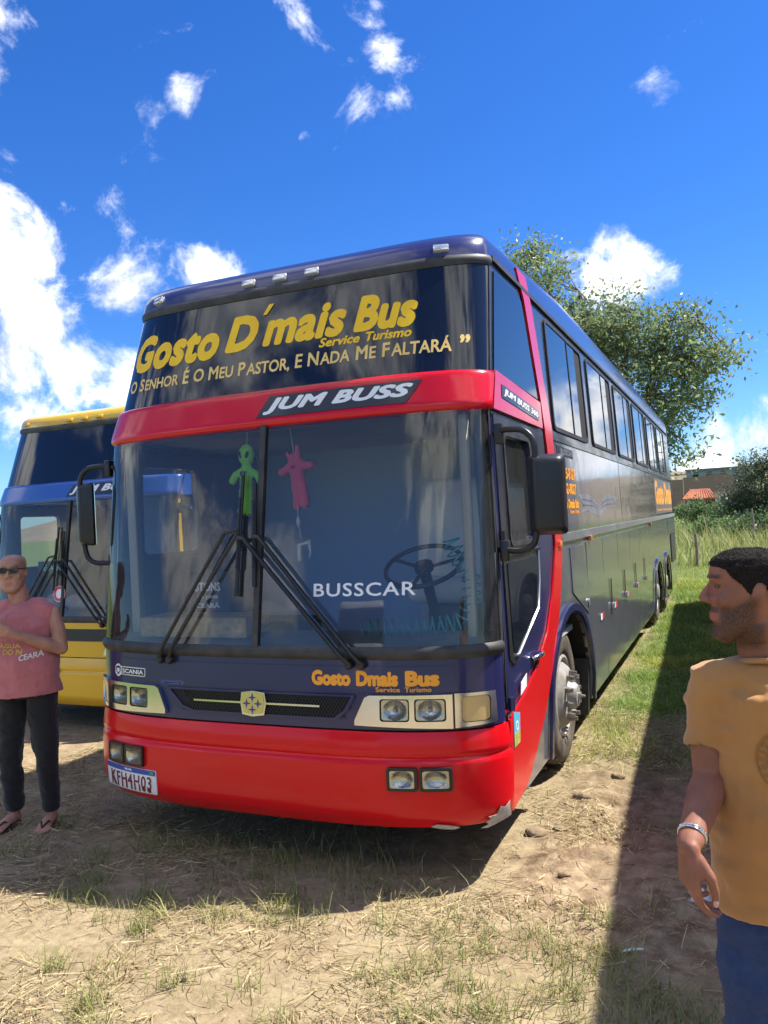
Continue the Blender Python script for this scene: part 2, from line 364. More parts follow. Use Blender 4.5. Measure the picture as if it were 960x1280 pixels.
M_BEIGE = mat('beige_pillar_trim', (.52, .46, .34), .7)
M_DASH = mat('dashboard_plastic', (.30, .31, .32), .6, noise=(12, (.22, .23, .24), .8))

# ------------------------------------------------------------------ shape of the coach front and sides
ZK = [.20, .35, .75, 1.16, 2.40, 2.62, 3.27, 3.40]; YC = [.09, .01, .02, .05, .25, .31, .50, .545]
YS = [.43, .38, .38, .38, .46, .57, .79, .83]; WX = [1.28, 1.3, 1.3, 1.3, 1.268, 1.258, 1.225, 1.21]
def itp(z, T):
    if z <= ZK[0]: return T[0]
    for i in range(1, 8):
        if z < ZK[i]: return T[i - 1] + (T[i] - T[i - 1]) * (z - ZK[i - 1]) / (ZK[i] - ZK[i - 1])
    return T[-1]
def fy(x, z):
    yc, ys, w = itp(z, YC), itp(z, YS), itp(z, WX); k = min(abs(x) / w, 1)
    return ys - (ys - yc) * math.sqrt(max(0, 1 - k ** 3.4))
def fmap(x, z, h):
    w = itp(z, WX); x = max(-w * .9999, min(w * .9999, x)); e = 1e-3
    xa, xb = max(-w, x - e), min(w, x + e)
    gx = (fy(xb, z) - fy(xa, z)) / (xb - xa); gz = (fy(x, z + e) - fy(x, z - e)) / (2 * e)
    n = Vector((gx, -1, gz)).normalized()
    return Vector((x, fy(x, z), z)) + n * h
def smap(s):
    def f(y, z, h): return Vector((s * (itp(z, WX) + h), y, z))
    return f
def fpatch(name, z0, z1, m, parent, off=0.0, th=.02, t0=-1.0, t1=1.0, ncol=56, nz=8, auto=40):
    G = []; H = []
    for j in range(nz + 1):
        g = []; h = []
        for i in range(ncol + 1):
            t = t0 + (t1 - t0) * i / ncol; k = math.sin(t * math.pi / 2)
            a = z0(k) if callable(z0) else z0; b = z1(k) if callable(z1) else z1
            z = a + (b - a) * j / nz; x = k * itp(z, WX); o = off(j / nz) if callable(off) else off
            g.append(fmap(x, z, o)); h.append(fmap(x, z, o - th))
        G.append(g); H.append(h)
    V = [p for r in G for p in r] + [p for r in H for p in r]; n = ncol + 1; B = n * (nz + 1); F = []
    for j in range(nz):
        for i in range(ncol):
            a = j * n + i; F.append((a, a + 1, a + n + 1, a + n)); F.append((B + a, B + a + n, B + a + n + 1, B + a + 1))
    for i in range(ncol):
        F.append((i, B + i, B + i + 1, i + 1)); a = nz * n + i; F.append((a, a + 1, B + a + 1, B + a))
    for j in range(nz):
        a = j * n; F.append((a, a + n, B + a + n, B + a)); a = j * n + ncol; F.append((a, B + a, B + a + n, a + n))
    return mesh_obj(name, V, F, m, parent, auto=auto)
def front_line(x0, x1, z, h, n=40):
    P = []
    t0 = math.asin(max(-1, min(1, x0 / itp(z, WX)))); t1 = math.asin(max(-1, min(1, x1 / itp(z, WX))))
    for i in range(n + 1):
        P.append(fmap(itp(z, WX) * math.sin(t0 + (t1 - t0) * i / n), z, h))
    return P

PILL = [(1.42, 3.43), (1.53, 3.24), (1.62, 2.96), (1.74, 2.6), (1.81, 2.28), (1.87, 1.9), (1.85, 1.62), (1.66, 1.31), (1.42, 1.08), (1.09, .92), (.73, .82), (.52, .78), (.40, .76)]
PILR = [(1.68, 3.43), (1.77, 3.15), (1.89, 2.78), (2.02, 2.46), (2.09, 2.06), (2.12, 1.77), (2.03, 1.49), (1.83, 1.17), (1.58, .89), (1.24, .6), (.97, .45), (.70, .32), (.40, .285)]
LEN = 14.15
ARCHES = [(2.25, .84, 1.10), (9.70, .76, .97), (11.50, .70, .97)]     # centre, half width, top
def arch_pts(c, a, top, z0=.27, n=14, grow=0.0):
    return [(c + (a + grow) * math.cos(math.pi - math.pi * i / n), z0 + (top + grow - z0) * math.sin(math.pi * i / n) ** .8) for i in range(n + 1)]

def make_wheel(parent, s, y, x_out, r=.49, hub=True, dual=False):
    """one road wheel: tyre > nothing, rim > nuts, hub"""
    w = bpy.data.objects.new('wheel', None); link(w, parent); w.location = (s * x_out, y, r); w.empty_display_size = .1
    S = s
    prof = [(-.02, r * .60), (.004, r * .64), (.012, r * .72), (.014, r * .84), (.0, r * .94), (-.03, r * .99), (-.06, r), (-.22, r), (-.26, r * .97), (-.285, r * .85), (-.28, r * .62)]
    V, F = lathe_geo([(S * a, b) for a, b in prof], 40); parts = [(V, F)]
    for k in range(40):       # tread blocks on the shoulder
        th = 2 * math.pi * k / 40; bm = bmesh.new(); box(bm, -.055, -.012, -.022, .022, r * .972, r * .996)
        for v in bm.verts: v.co = Vector((S * v.co.x, v.co.y * math.cos(th) - v.co.z * math.sin(th), v.co.y * math.sin(th) + v.co.z * math.cos(th)))
        bm.verts.index_update(); parts.append(([v.co.copy() for v in bm.verts], [[v.index for v in f.verts] for f in bm.faces])); bm.free()
    V, F = join_geo(parts); tyre = mesh_obj('tyre', V, F, M_TYRE, w, auto=45)
    if hub:   # front wheel: convex disc
        rp = [(-.035, r * .61), (.000, r * .60), (.006, r * .565), (-.03, r * .54), (-.02, r * .50), (.03, r * .42), (.042, r * .36), (.045, r * .26), (.040, r * .22), (.085, r * .19), (.105, r * .15), (.11, 0.001)]
    else:
        rp = [(-.035, r * .61), (.000, r * .60), (.006, r * .565), (-.05, r * .53), (-.14, r * .50), (-.15, r * .36), (-.12, r * .30), (.03, r * .26), (.05, r * .2), (.05, .001)]
    V, F = lathe_geo([(S * a, b) for a, b in rp], 40); rim = mesh_obj('rim', V, F, M_RIM, w, auto=35)
    nx = .042 if hub else -.14
    for k in range(10):
        th = 2 * math.pi * (k + .3) / 10; rad = r * .33 if hub else r * .42
        cy, cz = rad * math.cos(th), rad * math.sin(th); Lh = .055 if hub else .04
        prof = [(nx, .021), (nx + Lh * .5, .021), (nx + Lh * .55, .016), (nx + Lh, .0155), (nx + Lh, .0005)]
        V, F = lathe_geo([(S * a, b) for a, b in prof], 8, center=(0, cy, cz)); mesh_obj('wheel_nut', V, F, M_NUT, w, auto=30)
    if hub:
        V, F = lathe_geo([(S * .09, .035), (S * .125, .03), (S * .13, .012), (S * .155, .008), (S * .155, .0005)], 10); mesh_obj('hub_cap', V, F, M_NUT, w, auto=30)
    return w

def make_bus(P, loc, rz, main=False, texts=True):
    """a high-floor coach. P: dict of paints: roof, nose, bumper, band, side, pillar"""
    B = empty('coach_bus', loc, rz)
    # --- roof: nested contours that wrap round the front and run to the rear
    rings = [(1.225, .50, .79, 3.275), (1.222, .512, .80, 3.33), (1.212, .54, .825, 3.38), (1.18, .60, .88, 3.425), (1.10, .74, 1.03, 3.455), (.92, 1.05, 1.4, 3.475), (.6, 1.6, 1.9, 3.487), (.02, 2.2, 2.3, 3.49)]
    def rz_(k, y, z): t_ = max(0.0, min(1, (y - .9) / 2.6)); return 3.275 + (z - 3.275) * (1 + .8 * t_ * t_ * (3 - 2 * t_)) + .045 * abs(k) ** 3
    V = []; F = []; nc = 36
    ys_ = [LEN, 12, 9, 6, 4, 3, 2.4]
    for (w, yc, ys, z) in rings:
        row = [(-w, y, rz_(1, y, z)) for y in ys_]
        for i in range(nc + 1):
            k = math.sin((-1 + 2 * i / nc) * math.pi / 2); yy_ = ys - (ys - yc) * math.sqrt(max(0, 1 - abs(k) ** 3.4)); row.append((k * w, yy_, rz_(k, yy_, z)))
        row += [(w, y, rz_(1, y, z)) for y in reversed(ys_)]
        V += row
    n = nc + 1 + 2 * len(ys_)
    for j in range(len(rings) - 1):
        for i in range(n - 1): a = j * n + i; F.append((a, a + 1, a + n + 1, a + n))
    F.append(tuple((len(rings) - 1) * n + i for i in range(n)))
    roof = mesh_obj('roof', V, F, P['roof'], B, auto=60)
    # --- front
    bump_off = lambda k: .012 + .02 * math.sin(min(1, k * 1.02) * math.pi) ** .6 - (.012 if .70 < k < .74 else 0)
    bp_ = fpatch('front_bumper', lambda k: .265 + .02 * abs(k) ** 3, .757, P['bumper'], B, bump_off, .06, nz=26, auto=50)
    nose = fpatch('nose_panel', .765, 1.125, P['nose'], B, .0, .03, nz=8)
    nm = fpatch('bumper_shadow_gap', .745, .78, M_DARK, B, -.02, .02, nz=2)
    gk = fpatch('windscreen_gasket', 1.118, 1.185, M_RUB, B, lambda k: .004 + .016 * math.sin(k * math.pi), .03, nz=5)
    band = fpatch('header_band', 2.405, 2.625, P['band'], B, lambda k: .004 + .020 * (1 - abs(2 * k - 1) ** 10), .05, nz=24, auto=55)
    # windscreen: two panes, divider
    for t0, t1 in ((-.985, -.012), (.012, .985)):
        G = []
        V = []; F = []; nt_, nz_ = 36, 10
        for j in range(nz_ + 1):
            for i in range(nt_ + 1):
                z = 1.17 + (2.42 - 1.17) * j / nz_; V.append(fmap(itp(z, WX) * math.sin((t0 + (t1 - t0) * i / nt_) * math.pi / 2), z, -.002))
        for j in range(nz_):
            for i in range(nt_): a = j * (nt_ + 1) + i; F.append((a, a + 1, a + nt_ + 2, a + nt_ + 1))
        mesh_obj('windscreen_pane', V, F, M_GLASS, B, smooth=True)
    bm = poly2d([[(-.018, 1.15), (.018, 1.15), (.018, 2.43), (-.018, 2.43)]]); lay('windscreen_divider', bm, fmap, M_RUB, B, -.02, .034, step=None, stepv=.2)
    for t0, t1 in ((-1, -.965), (.965, 1)):
        fpatch('corner_post', 1.12, 2.43, M_RUB, B, .004, .03, t0, t1, 4, 10)
    # upper glass
    fpatch('upper_glass', 2.62, lambda k: 3.245 + .04 * abs(k) ** 3, M_TINT, B, .0, .02, -.975, .975, nz=6)
    for t0, t1 in ((-1, -.965), (.965, 1)):
        fpatch('corner_post', 2.60, 3.31, M_RUB, B, .005, .03, t0, t1, 4, 6)
    fpatch('upper_gasket', lambda k: 3.225 + .04 * abs(k) ** 3, lambda k: 3.29 + .043 * abs(k) ** 3, M_RUB, B, lambda k: .004 + .016 * math.sin(k * math.pi), .04, nz=5)
    # marker lamps in the roof cap
    for x in (-.96, -.22, .0, .22, 1.0):
        k = abs(x) / 1.215; yb = .80 - (.80 - .511) * math.sqrt(1 - k ** 3.4)
        o = box_obj('marker_lamp', -.045, .045, -.014, .03, -.022, .022, M_LENS if P.get('lamps', 1) else P['roof'], B, .008)
        o.location = (x, yb - .004, 3.328 + .045 * k ** 3); o.rotation_euler = (math.radians(-26), 0, math.atan2((.815 - .527) * .5 * 3.4 * k ** 2.4 / math.sqrt(1 - k ** 3.4), 1.215) * (1 if x > 0 else -1))
    # nose: access panel line, grille, lamps
    lay('nose_flap', poly2d([[(-1.0, 1.0 + .085), (1.10, 1.085), (1.12, .955), (.62, .955), (.60, .95), (-.60, .95), (-.65, .955), (-1.0, .985)]]), fmap, P['nose'], B, .002, .004, .06)
    gl = [(-.60, .94), (.60, .94), (.56, .86), (.50, .812), (-.42, .812), (-.5, .84)]
    if main or P.get('grille'): lay('grille_recess', poly2d([gl]), fmap, M_DARK, B, .0035, .002, .06)
    gi = [(x * .96, .876 + (z - .876) * .86) for x, z in gl]
    bmg = bmesh.new()
    # honeycomb mesh: crossing thin bars
    def bar(u0, v0, u1, v1, w):
        d = Vector((u1 - u0, v1 - v0)); d.normalize(); q = Vector((-d.y, d.x)) * w
        vs = [bmg.verts.new((a + q.x * sg, b + q.y * sg, 0)) for a, b, sg in ((u0, v0, 1), (u0, v0, -1), (u1, v1, -1), (u1, v1, 1))]; bmg.faces.new(vs)
    if main or P.get('grille'):
        hN = 60
        for i in range(-4, hN):
            x = -.56 + i * .019
            for sg in (1, -1):
                a = (x, .818); b2 = (x + sg * .075 * 1.0 + (0 if sg > 0 else 0), .932)
                if -.50 < a[0] < .56 and -.50 < b2[0] < .56: bar(a[0], a[1], b2[0], b2[1], .0016)
        lay('grille_mesh', bmg, fmap, M_BLK, B, .008, .004, .08)
        lay('grille_surround', poly2d([gl, gi]), fmap, P['nose'], B, .004, .012, .06)
        lay('grille_bar', poly2d([[(-.40, .873), (.40, .873), (.40, .883), (-.40, .883)]]), fmap, M_CHROME, B, .012, .008, .08)
    else: bmg.free()
    for sx in (-1, 1):
        hl = bpy.data.objects.new('headlamp', None); link(hl, B); hl.empty_display_size = .1
        X = lambda pts: [(sx * a, b) for a, b in (pts if sx > 0 else pts[::-1])]
        outer = X([(.60, .79), (1.09, .775), (1.09, .945), (.68, .942), (.655, .93), (.60, .815)])
        l1 = X(rrect(.735, .885, .812, .925, .015, 3)); l2 = X(rrect(.91, 1.06, .812, .925, .015, 3))
        lay('bezel', poly2d([outer, l1[::-1], l2[::-1]]), fmap, M_CHROME, hl, .004, .024, .05)
        lay('reflector_back', poly2d([X([(.70, .80), (1.075, .80), (1.075, .935), (.70, .935)])]), fmap, M_BLK, hl, .002, .001, .05)
        for q in ((.742, .878), (.917, 1.053)):
            cx = (q[0] + q[1]) / 2
            bowl = lambda u, v, h, c=sx * cx: fmap(u, v, h - .020 * max(0, 1 - ((u - c) / .062) ** 2 - ((v - .868) / .05) ** 2))
            lay('reflector', poly2d([X(rrect(q[0], q[1], .818, .919, .014, 3))]), bowl, M_REFL, hl, .0225, 0, .009, .009, 60)
            lay('lens', poly2d([X(rrect(q[0], q[1], .818, .919, .014, 3))]), fmap, M_LAMPGLASS, hl, .0235, 0, .03)
            if True:
                V, F = ell(fmap(sx * cx, .868, .012), (.011, .012, .011), n=10, k=8); mesh_obj('bulb', V, F, M_WHITEV, hl, smooth=True)
            pass
        tl = bpy.data.objects.new('turn_signal', None); link(tl, B); tl.empty_display_size = .1
        o2 = X([(1.10, .775), (1.272, .785), (1.268, .945), (1.10, .947)]); i2 = X(rrect(1.13, 1.25, .80, .93, .02, 3))
        lay('bezel', poly2d([o2, i2[::-1]]), fmap, M_CHROME, tl, .004, .016, .02)
        lay('lens', poly2d([X(rrect(1.132, 1.248, .802, .928, .02, 3))]), fmap, M_AMBER, tl, .003, .010, .02)
        for q in ((.775, .905), (.935, 1.065)):
            fg = lay('fog_lamp', poly2d([X(rrect(q[0] - .01, q[1] + .01, .472, .588, .012, 3)), X(rrect(q[0] + .004, q[1] - .004, .486, .574, .01, 3))[::-1]]), fmap, M_BLK, B, .026, .026, .03)
            cx = (q[0] + q[1]) / 2; bowl = lambda u, v, h, c=sx * cx: fmap(u, v, h - .014 * max(0, 1 - ((u - c) / .056) ** 2 - ((v - .53) / .042) ** 2))
            lay('reflector', poly2d([X(rrect(q[0] + .005, q[1] - .005, .487, .573, .01, 3))]), bowl, M_REFL, fg, .0505, 0, .009, .009, 60)
            lay('lens', poly2d([X(rrect(q[0] + .005, q[1] - .005, .487, .573, .01, 3))]), fmap, M_LAMPGLASS, fg, .0513, 0, .03)
            lay('lamp_back', poly2d([X(rrect(q[0], q[1], .48, .58, .01, 3))]), fmap, M_BLK, fg, .0335, .002, .03)
    # --- sides
    for s in (1, -1):
        sm = smap(s); CABW = rrect(.68, 1.28, 1.68, 2.28, .05, 4)[::-1]
        z0 = .272
        out = [(.375, z0)]
        for c, a, top in ARCHES: out += arch_pts(c, a, top, z0)
        out += [(LEN, z0), (LEN, 1.64), (.375, 1.64)]
        lay('lower_side', poly2d([out]), sm, P.get('low', P['side']), B, -.03, .03, step=.5, auto=30)
        lay('upper_side', poly2d([[(.43, 1.642), (LEN, 1.642), (LEN, 2.38), (.47, 2.38)], CABW]), sm, P['side'], B, -.03, .03, step=None)
        lay('window_band', poly2d([[(.47, 2.382), (LEN, 2.382), (LEN, 3.32), (.81, 3.32), (.58, 2.62)]]), sm, M_SATIN, B, -.03, .03, step=.5, stepv=.2)
        # hatches along the luggage hold
        for i, (a, b) in enumerate(((3.13, 4.02), (4.03, 5.08), (5.09, 6.16), (6.17, 7.24), (7.25, 8.86))):
            o = lay('hatch_panel', poly2d([rrect(a + .004, b - .004, .285, 1.575, .012, 3)]), sm, P.get('low', P['side']), B, .001, .006, step=None)
            if i:
                lay('latch_slot', poly2d([[(a + .36, .92), (a + .40, .92), (a + .40, 1.16), (a + .36, 1.16)]]), sm, M_BLK, o, .0072, .004, step=None)
                lay('latch', poly2d([rrect(a + .35, a + .44, .86, .92, .01, 2)]), sm, M_ALU, o, .0072, .02, step=None)
            lay('reflector', poly2d([[(a + .52, .845), (a + .62, .845), (a + .62, .90), (a + .52, .90)]]), sm, M_WHITEV, o, .0072, .002, step=None)
            lay('reflector', poly2d([[(a + .625, .845), (a + .73, .845), (a + .73, .90), (a + .625, .90)]]), sm, MATS.get('red_reflector') or mat('red_reflector', (.6, .03, .03), .3), o, .0072, .002, step=None)
        lay('hatch_panel', poly2d([rrect(12.24, LEN - .02, .285, 1.575, .012, 3)]), sm, P.get('low', P['side']), B, .001, .006, step=None)
        lay('engine_vent', poly2d([rrect(12.7, 13.8, .75, 1.3, .02, 3)]), sm, M_BLK, B, .0075, .006, step=None)
        lay('fuel_flap', poly2d([[(2.42, 1.22), (3.05, .99), (3.09, .99), (3.09, 1.56), (2.42, 1.56)]]), sm, P.get('low', P['side']), B, .001, .006, step=None)
        for a, b in ((2.12, 5.64), (5.655, 9.24), (9.255, LEN - .03)):
            lay('side_panel', poly2d([rrect(a + .004, b - .004, 1.70, 2.345, .01, 2)]), sm, P['side'], B, .001, .005, step=None)
        lay('belt_trim', poly2d([[(2.1, 1.615), (LEN, 1.615), (LEN, 1.675), (2.1, 1.675)]]), sm, M_ALU, B, .001, .016, step=None)
        lay('roof_gutter', poly2d([[(.81, 3.305), (LEN, 3.305), (LEN, 3.335), (.82, 3.335)]]), sm, M_RUB, B, .001, .018, step=None)
        lay('window_sill_trim', poly2d([[(2.06, 2.352), (LEN, 2.352), (LEN, 2.385), (2.04, 2.385)]]), sm, M_SATIN, B, .001, .010, step=None)
        # side windows: fixed pane, sliding pane, dark sheet painted as the open gap's shade
        for k in range(6):
            a = 2.10 + k * 1.86; b = a + 1.58
            if k == 0: a += .06
            wdo = lay('side_window', poly2d([rrect(a, b, 2.43, 3.265, .07, 5), rrect(a + .035, b - .035, 2.462, 3.235, .05, 5)[::-1]]), sm, M_RUB, B, .001, .012, step=None, stepv=.25)
            q = a + .035 + (b - a - .07) * .56; q2 = a + .035 + (b - a - .07) * .80
            lay('pane', poly2d([[(a + .03, 2.455), (q - .012, 2.455), (q - .012, 3.24), (a + .03, 3.24)]]), sm, M_TINT, wdo, .003, .004, step=None, stepv=.25)
            lay('pane', poly2d([[(q + .012, 2.455), (q2, 2.455), (q2, 3.24), (q + .012, 3.24)]]), sm, M_TINT, wdo, .0025, .003, step=None, stepv=.25)
            lay('glazing_bar', poly2d([[(q - .012, 2.455), (q + .012, 2.455), (q + .012, 3.24), (q - .012, 3.24)]]), sm, M_RUB, wdo, .002, .010, step=None, stepv=.25)
            lay('gap_shade_sheet', poly2d([[(q2, 2.455), (b - .03, 2.455), (b - .03, 3.24), (q2, 3.24)]]), sm, M_DARK, wdo, .001, .001, step=None, stepv=.25)
        # side quarter glass and its coloured panel
        lay('quarter_glass', poly2d([[(.84, 3.25), (1.42, 3.25), (1.50, 3.21), (1.56, 3.10), (1.72, 2.60), (.625, 2.642)]]), sm, M_TINT, B, .002, .006, step=None, stepv=.2)
        lay('header_side', poly2d([[(.475, 2.408), (.585, 2.632), (1.68, 2.575), (1.68, 2.40)]]), sm, P['band'], B, .004, .022, step=.2, stepv=.1)
        # curved coloured pillar
        # refine the outline along its length
        def dens(L):
            o = []
            for (p, q) in zip(L[:-1], L[1:]):
                for i in range(3): o.append((p[0] + (q[0] - p[0]) * i / 3, p[1] + (q[1] - p[1]) * i / 3))
            return o + [L[-1]]
        A, C = dens(PILL), dens(PILR)
        bmp = bmesh.new(); va = [bmp.verts.new((p[0], p[1], 0)) for p in A]; vc = [bmp.verts.new((p[0], p[1], 0)) for p in C]
        for i in range(len(A) - 1): bmp.faces.new((va[i], va[i + 1], vc[i + 1], vc[i]))
        lay('coloured_pillar', bmp, sm, P['pillar'], B, .006, .012, step=None)
        # driver's door with its dark glazed part
        dpan = lay('cab_door', poly2d([[(.43, .80), (.50, .79), (.72, .83), (1.08, .935), (1.40, 1.09), (1.64, 1.32), (1.82, 1.62), (1.84, 1.9), (1.79, 2.28), (1.77, 2.395), (.49, 2.395)], CABW]), sm, P['nose'], B, .001, .003, step=None)
        lay('door_upper', poly2d([[(.50, 1.06), (.57, 1.02), (.66, 1.03), (1.22, 1.22), (1.32, 1.40), (1.36, 1.7), (1.76, 1.75), (1.77, 2.0), (1.74, 2.385), (.505, 2.385)], CABW]), sm, M_SATIN, dpan, .0045, .006, step=None)
        lay('window_frame', poly2d([rrect(.655, 1.305, 1.655, 2.305, .055, 4), CABW]), sm, M_RUB, dpan, .0107, .008, step=None); lay('door_window', poly2d([rrect(.67, 1.29, 1.67, 2.29, .05, 4)]), sm, M_CABGLASS, dpan, -.010, 0, step=None)
        lay('door_window', poly2d([[(.56, 1.57), (1.29, 1.57), (1.27, 1.44), (1.20, 1.27), (.64, 1.07), (.58, 1.08), (.56, 1.14)]]), sm, M_TINT, dpan, .0105, .004, step=None)
        tb = [sm(y, z, .016) for y, z in ((.60, 1.065), (.66, 1.062), (1.195, 1.252), (1.285, 1.42), (1.31, 1.6))]
        tube_obj('window_seal', tb, .008, M_ALU, dpan, 6)
        tube_obj('window_rail', [sm(y, z, .014) for y, z in ((.54, 1.615), (1.33, 1.615))], .012, M_BLK, dpan, 6)
        hd = tube_obj('door_handle', [sm(.98, .975, .012), sm(1.0, .985, .035), sm(1.12, .985, .04), sm(1.16, .98, .012)], [.014, .016, .018, .013], M_CHROME, dpan, 8)
        tube_obj('door_hinge', [sm(.445, .80, .02), sm(.445, .87, .02)], .016, P['nose'], dpan, 8)
        tube_obj('door_hinge', [sm(.465, 1.62, .02), sm(.465, 1.75, .02)], .016, M_BLK, dpan, 8)
        lay('door_front_gap', poly2d([[(.418, .30), (.430, .30), (.435, 1.2), (.455, 2.39), (.44, 2.39), (.42, 1.2)]]), sm, M_DARK, B, .0005, .001, step=None)
        # wheel arch trims, wells, wheels
        for i, (c, a, top) in enumerate(ARCHES):
            A = arch_pts(c, a, top, z0, 18, .0); C = arch_pts(c, a, top, z0, 18, .055)
            bma = bmesh.new(); va = [bma.verts.new((p[0], p[1], 0)) for p in A]; vc = [bma.verts.new((p[0], p[1], 0)) for p in C]
            for j in range(18): bma.faces.new((va[j], vc[j], vc[j + 1], va[j + 1]))
            lay('wheel_arch_trim', bma, sm, P['nose'] if i == 0 else P['side'], B, .007, .022, step=None)
            V = []; F = []
            for p in A:
                V.append(sm(p[0], p[1], -.01)); V.append(sm(p[0], p[1], -.62))
            for j in range(18): F.append((2 * j, 2 * j + 2, 2 * j + 3, 2 * j + 1))
            F.append(tuple(2 * j + 1 for j in range(19)))
            mesh_obj('wheel_well', V, F, M_DARK, B)
            make_wheel(B, s, c - (.03 if i == 0 else 0), 1.235 if i == 0 else 1.25, .49, hub=(i == 0))
        lay('mud_flap', poly2d([[(3.0, .16), (3.06, .16), (3.06, .62), (3.0, .62)]]), sm, M_RUB, B, -.45, .44, step=None)
        for y, z in ((1.97, 1.61), (3.30, 1.60), (8.75, 1.58)):
            box_o = box_obj('side_marker', -.012, .018, -.045, .045, -.022, .022, M_ORANGE, B, .006); box_o.location = sm(y, z, .018)
        # mirrors
        mr_ = bpy.data.objects.new('wing_mirror', None); link(mr_, B); mr_.empty_display_size = .1
        X0 = s * 1.30
        arm = [(X0 - s * .01, .46, 2.27), (s * 1.36, .42, 2.285), (s * 1.46, .39, 2.275), (s * 1.52, .385, 2.22), (s * 1.525, .385, 2.05), (s * 1.515, .39, 1.80), (s * 1.50, .40, 1.68), (s * 1.44, .41, 1.645), (s * 1.36, .43, 1.645), (X0 - s * .01, .46, 1.65)]
        # smooth the arm
        PA = []
        for i in range(len(arm) - 1):
            for q in range(4):
                PA.append(Vector(arm[i]).lerp(Vector(arm[i + 1]), q / 4))
        PA.append(Vector(arm[-1]))
        for _ in range(2): PA = [PA[0]] + [(PA[i - 1] + PA[i] * 2 + PA[i + 1]) / 4 for i in range(1, len(PA) - 1)] + [PA[-1]]
        tube_obj('mirror_arm', PA, .017, M_BLK, mr_, 8)
        for zz in (2.27, 1.65): box_obj('mirror_bracket', min(X0, X0 + s * .045), max(X0, X0 + s * .045), .42, .49, zz - .06, zz + .05, M_BLK, mr_, .008)
        bmh = bmesh.new(); box(bmh, -.10, .10, -.055, .045, -.215, .215); bmesh.ops.recalc_face_normals(bmh, faces=bmh.faces[:])
        for v in bmh.verts:
            if v.co.y < 0: v.co.x *= .72; v.co.z *= .86
        bmesh.ops.bevel(bmh, geom=bmh.edges[:], offset=.03, segments=3, affect='EDGES', profile=.6)
        h = bm_obj('mirror_housing', bmh, M_BLK, mr_, auto=40); h.location = (1.575 if s > 0 else -1.50, .41, 1.93 if s > 0 else 1.97); h.rotation_euler = (0, 0, s * math.radians(14) if s > 0 else math.radians(-42))
        g = box_obj('mirror_glass', -.088, .088, .046, .05, -.2, .2, M_CHROME, h, .0)
    # --- rear, underside, interior
    fl = box_obj('chassis_floor', -1.22, 1.22, .55, LEN - .1, .42, .50, M_DARK, B)
    for a, b in ((.30, 1.38), (3.12, 8.9), (12.3, LEN - .15)):
        box_obj('underbody', -1.2, 1.2, a + (.15 if a < 1 else 0), b, .30, .419, M_DARK, B)
    rw = box_obj('rear_wall', -1.225, 1.225, LEN, LEN + .10, .30, 3.32, P['side'], B, .04)
    rg = box_obj('rear_window', -1.0, 1.0, LEN + .101, LEN + .115, 2.3, 3.05, M_TINT, B, .004)
    rb = box_obj('rear_bumper', -1.26, 1.26, LEN + .0, LEN + .18, .28, .75, P['bumper'], B, .04)
    for sx in (-1, 1): box_obj('tail_lamp', sx * 1.1 - .08, sx * 1.1 + .08, LEN + .101, LEN + .12, .85, 1.25, MATS['red_reflector'], B, .01)
    V, F = [], []
    gable = [(sg_ * w_, rz_(1, LEN, z_)) for sg_, rr_ in ((-1, rings), (1, rings[::-1])) for (w_, _a, _b, z_) in rr_]
    V = [(x, LEN - .001, z) for x, z in gable]; mesh_obj('rear_gable', V, [tuple(range(len(V)))], P['roof'], B)
    box_obj('cab_floor', -1.25, 1.25, .46, 2.6, .92, .96, M_INT, B)
    box_obj('cab_ceiling', -1.25, 1.25, .52, 2.6, 2.42, 2.45, M_INT, B)
    box_obj('cab_back_wall', -1.25, .25, 2.10, 2.14, .96, 2.42, M_INT2, B)
    box_obj('cab_back_wall', .25, 1.25, 1.95, 1.99, .96, 2.42, M_INT, B)
    # dashboard following the windscreen
    V = []; F = []; nn = 36
    for i in range(nn + 1):
        k = math.sin((-.97 + 1.94 * i / nn) * math.pi / 2); x = k * 1.27; y = fy(k * 1.3, 1.17) + .02
        yb = max(y + .06, .62 + .12 * k * k)
        for (yy, zz) in ((y, 1.15), (y + .02, 1.175), (y * .4 + yb * .6, 1.20), (yb - .03, 1.19), (yb, 1.15), (yb, .97)): V.append((x, yy, zz))
    for i in range(nn):
        for j in range(5): a = i * 6 + j; F.append((a, a + 1, a + 7, a + 6))
    mesh_obj('dashboard', V, F, M_DASH, B, auto=40)
    st = bpy.data.objects.new('driver_seat', None); link(st, B); st.empty_display_size = .1
    def pad(name, x0, x1, y0, y1, z0, z1, m, rot=0):
        o = box_obj(name, x0 - (x0 + x1) / 2, x1 - (x0 + x1) / 2, y0 - (y0 + y1) / 2, y1 - (y0 + y1) / 2, -(z1 - z0) / 2, (z1 - z0) / 2, m, st, .07, 4); o.location = ((x0 + x1) / 2, (y0 + y1) / 2, (z0 + z1) / 2); o.rotation_euler = (rot, 0, 0); return o
    pad('seat_cushion', .45, .98, 1.15, 1.68, 1.28, 1.45, M_SEAT); pad('seat_back', .47, .98, 1.35, 1.52, 1.40, 2.10, M_SEAT, math.radians(-10)); pad('seat_base', .55, .88, 1.25, 1.6, .965, 1.30, M_BLK)
    sw = bpy.data.objects.new('steering_wheel', None); link(sw, B); sw.location = (.70, .86, 1.55); sw.rotation_euler = (math.radians(28), 0, 0)
    V, F = tube_geo([(.235 * math.cos(2 * math.pi * i / 40), .235 * math.sin(2 * math.pi * i / 40), 0) for i in range(40)], .015, 8, closed=True); mesh_obj('rim', V, F, M_BLK, sw, smooth=True)
    for a in (20, 160, 270): tube_obj('spoke', [(0, 0, -.02), (.23 * math.cos(math.radians(a)), .23 * math.sin(math.radians(a)), 0)], .012, M_BLK, sw, 6)
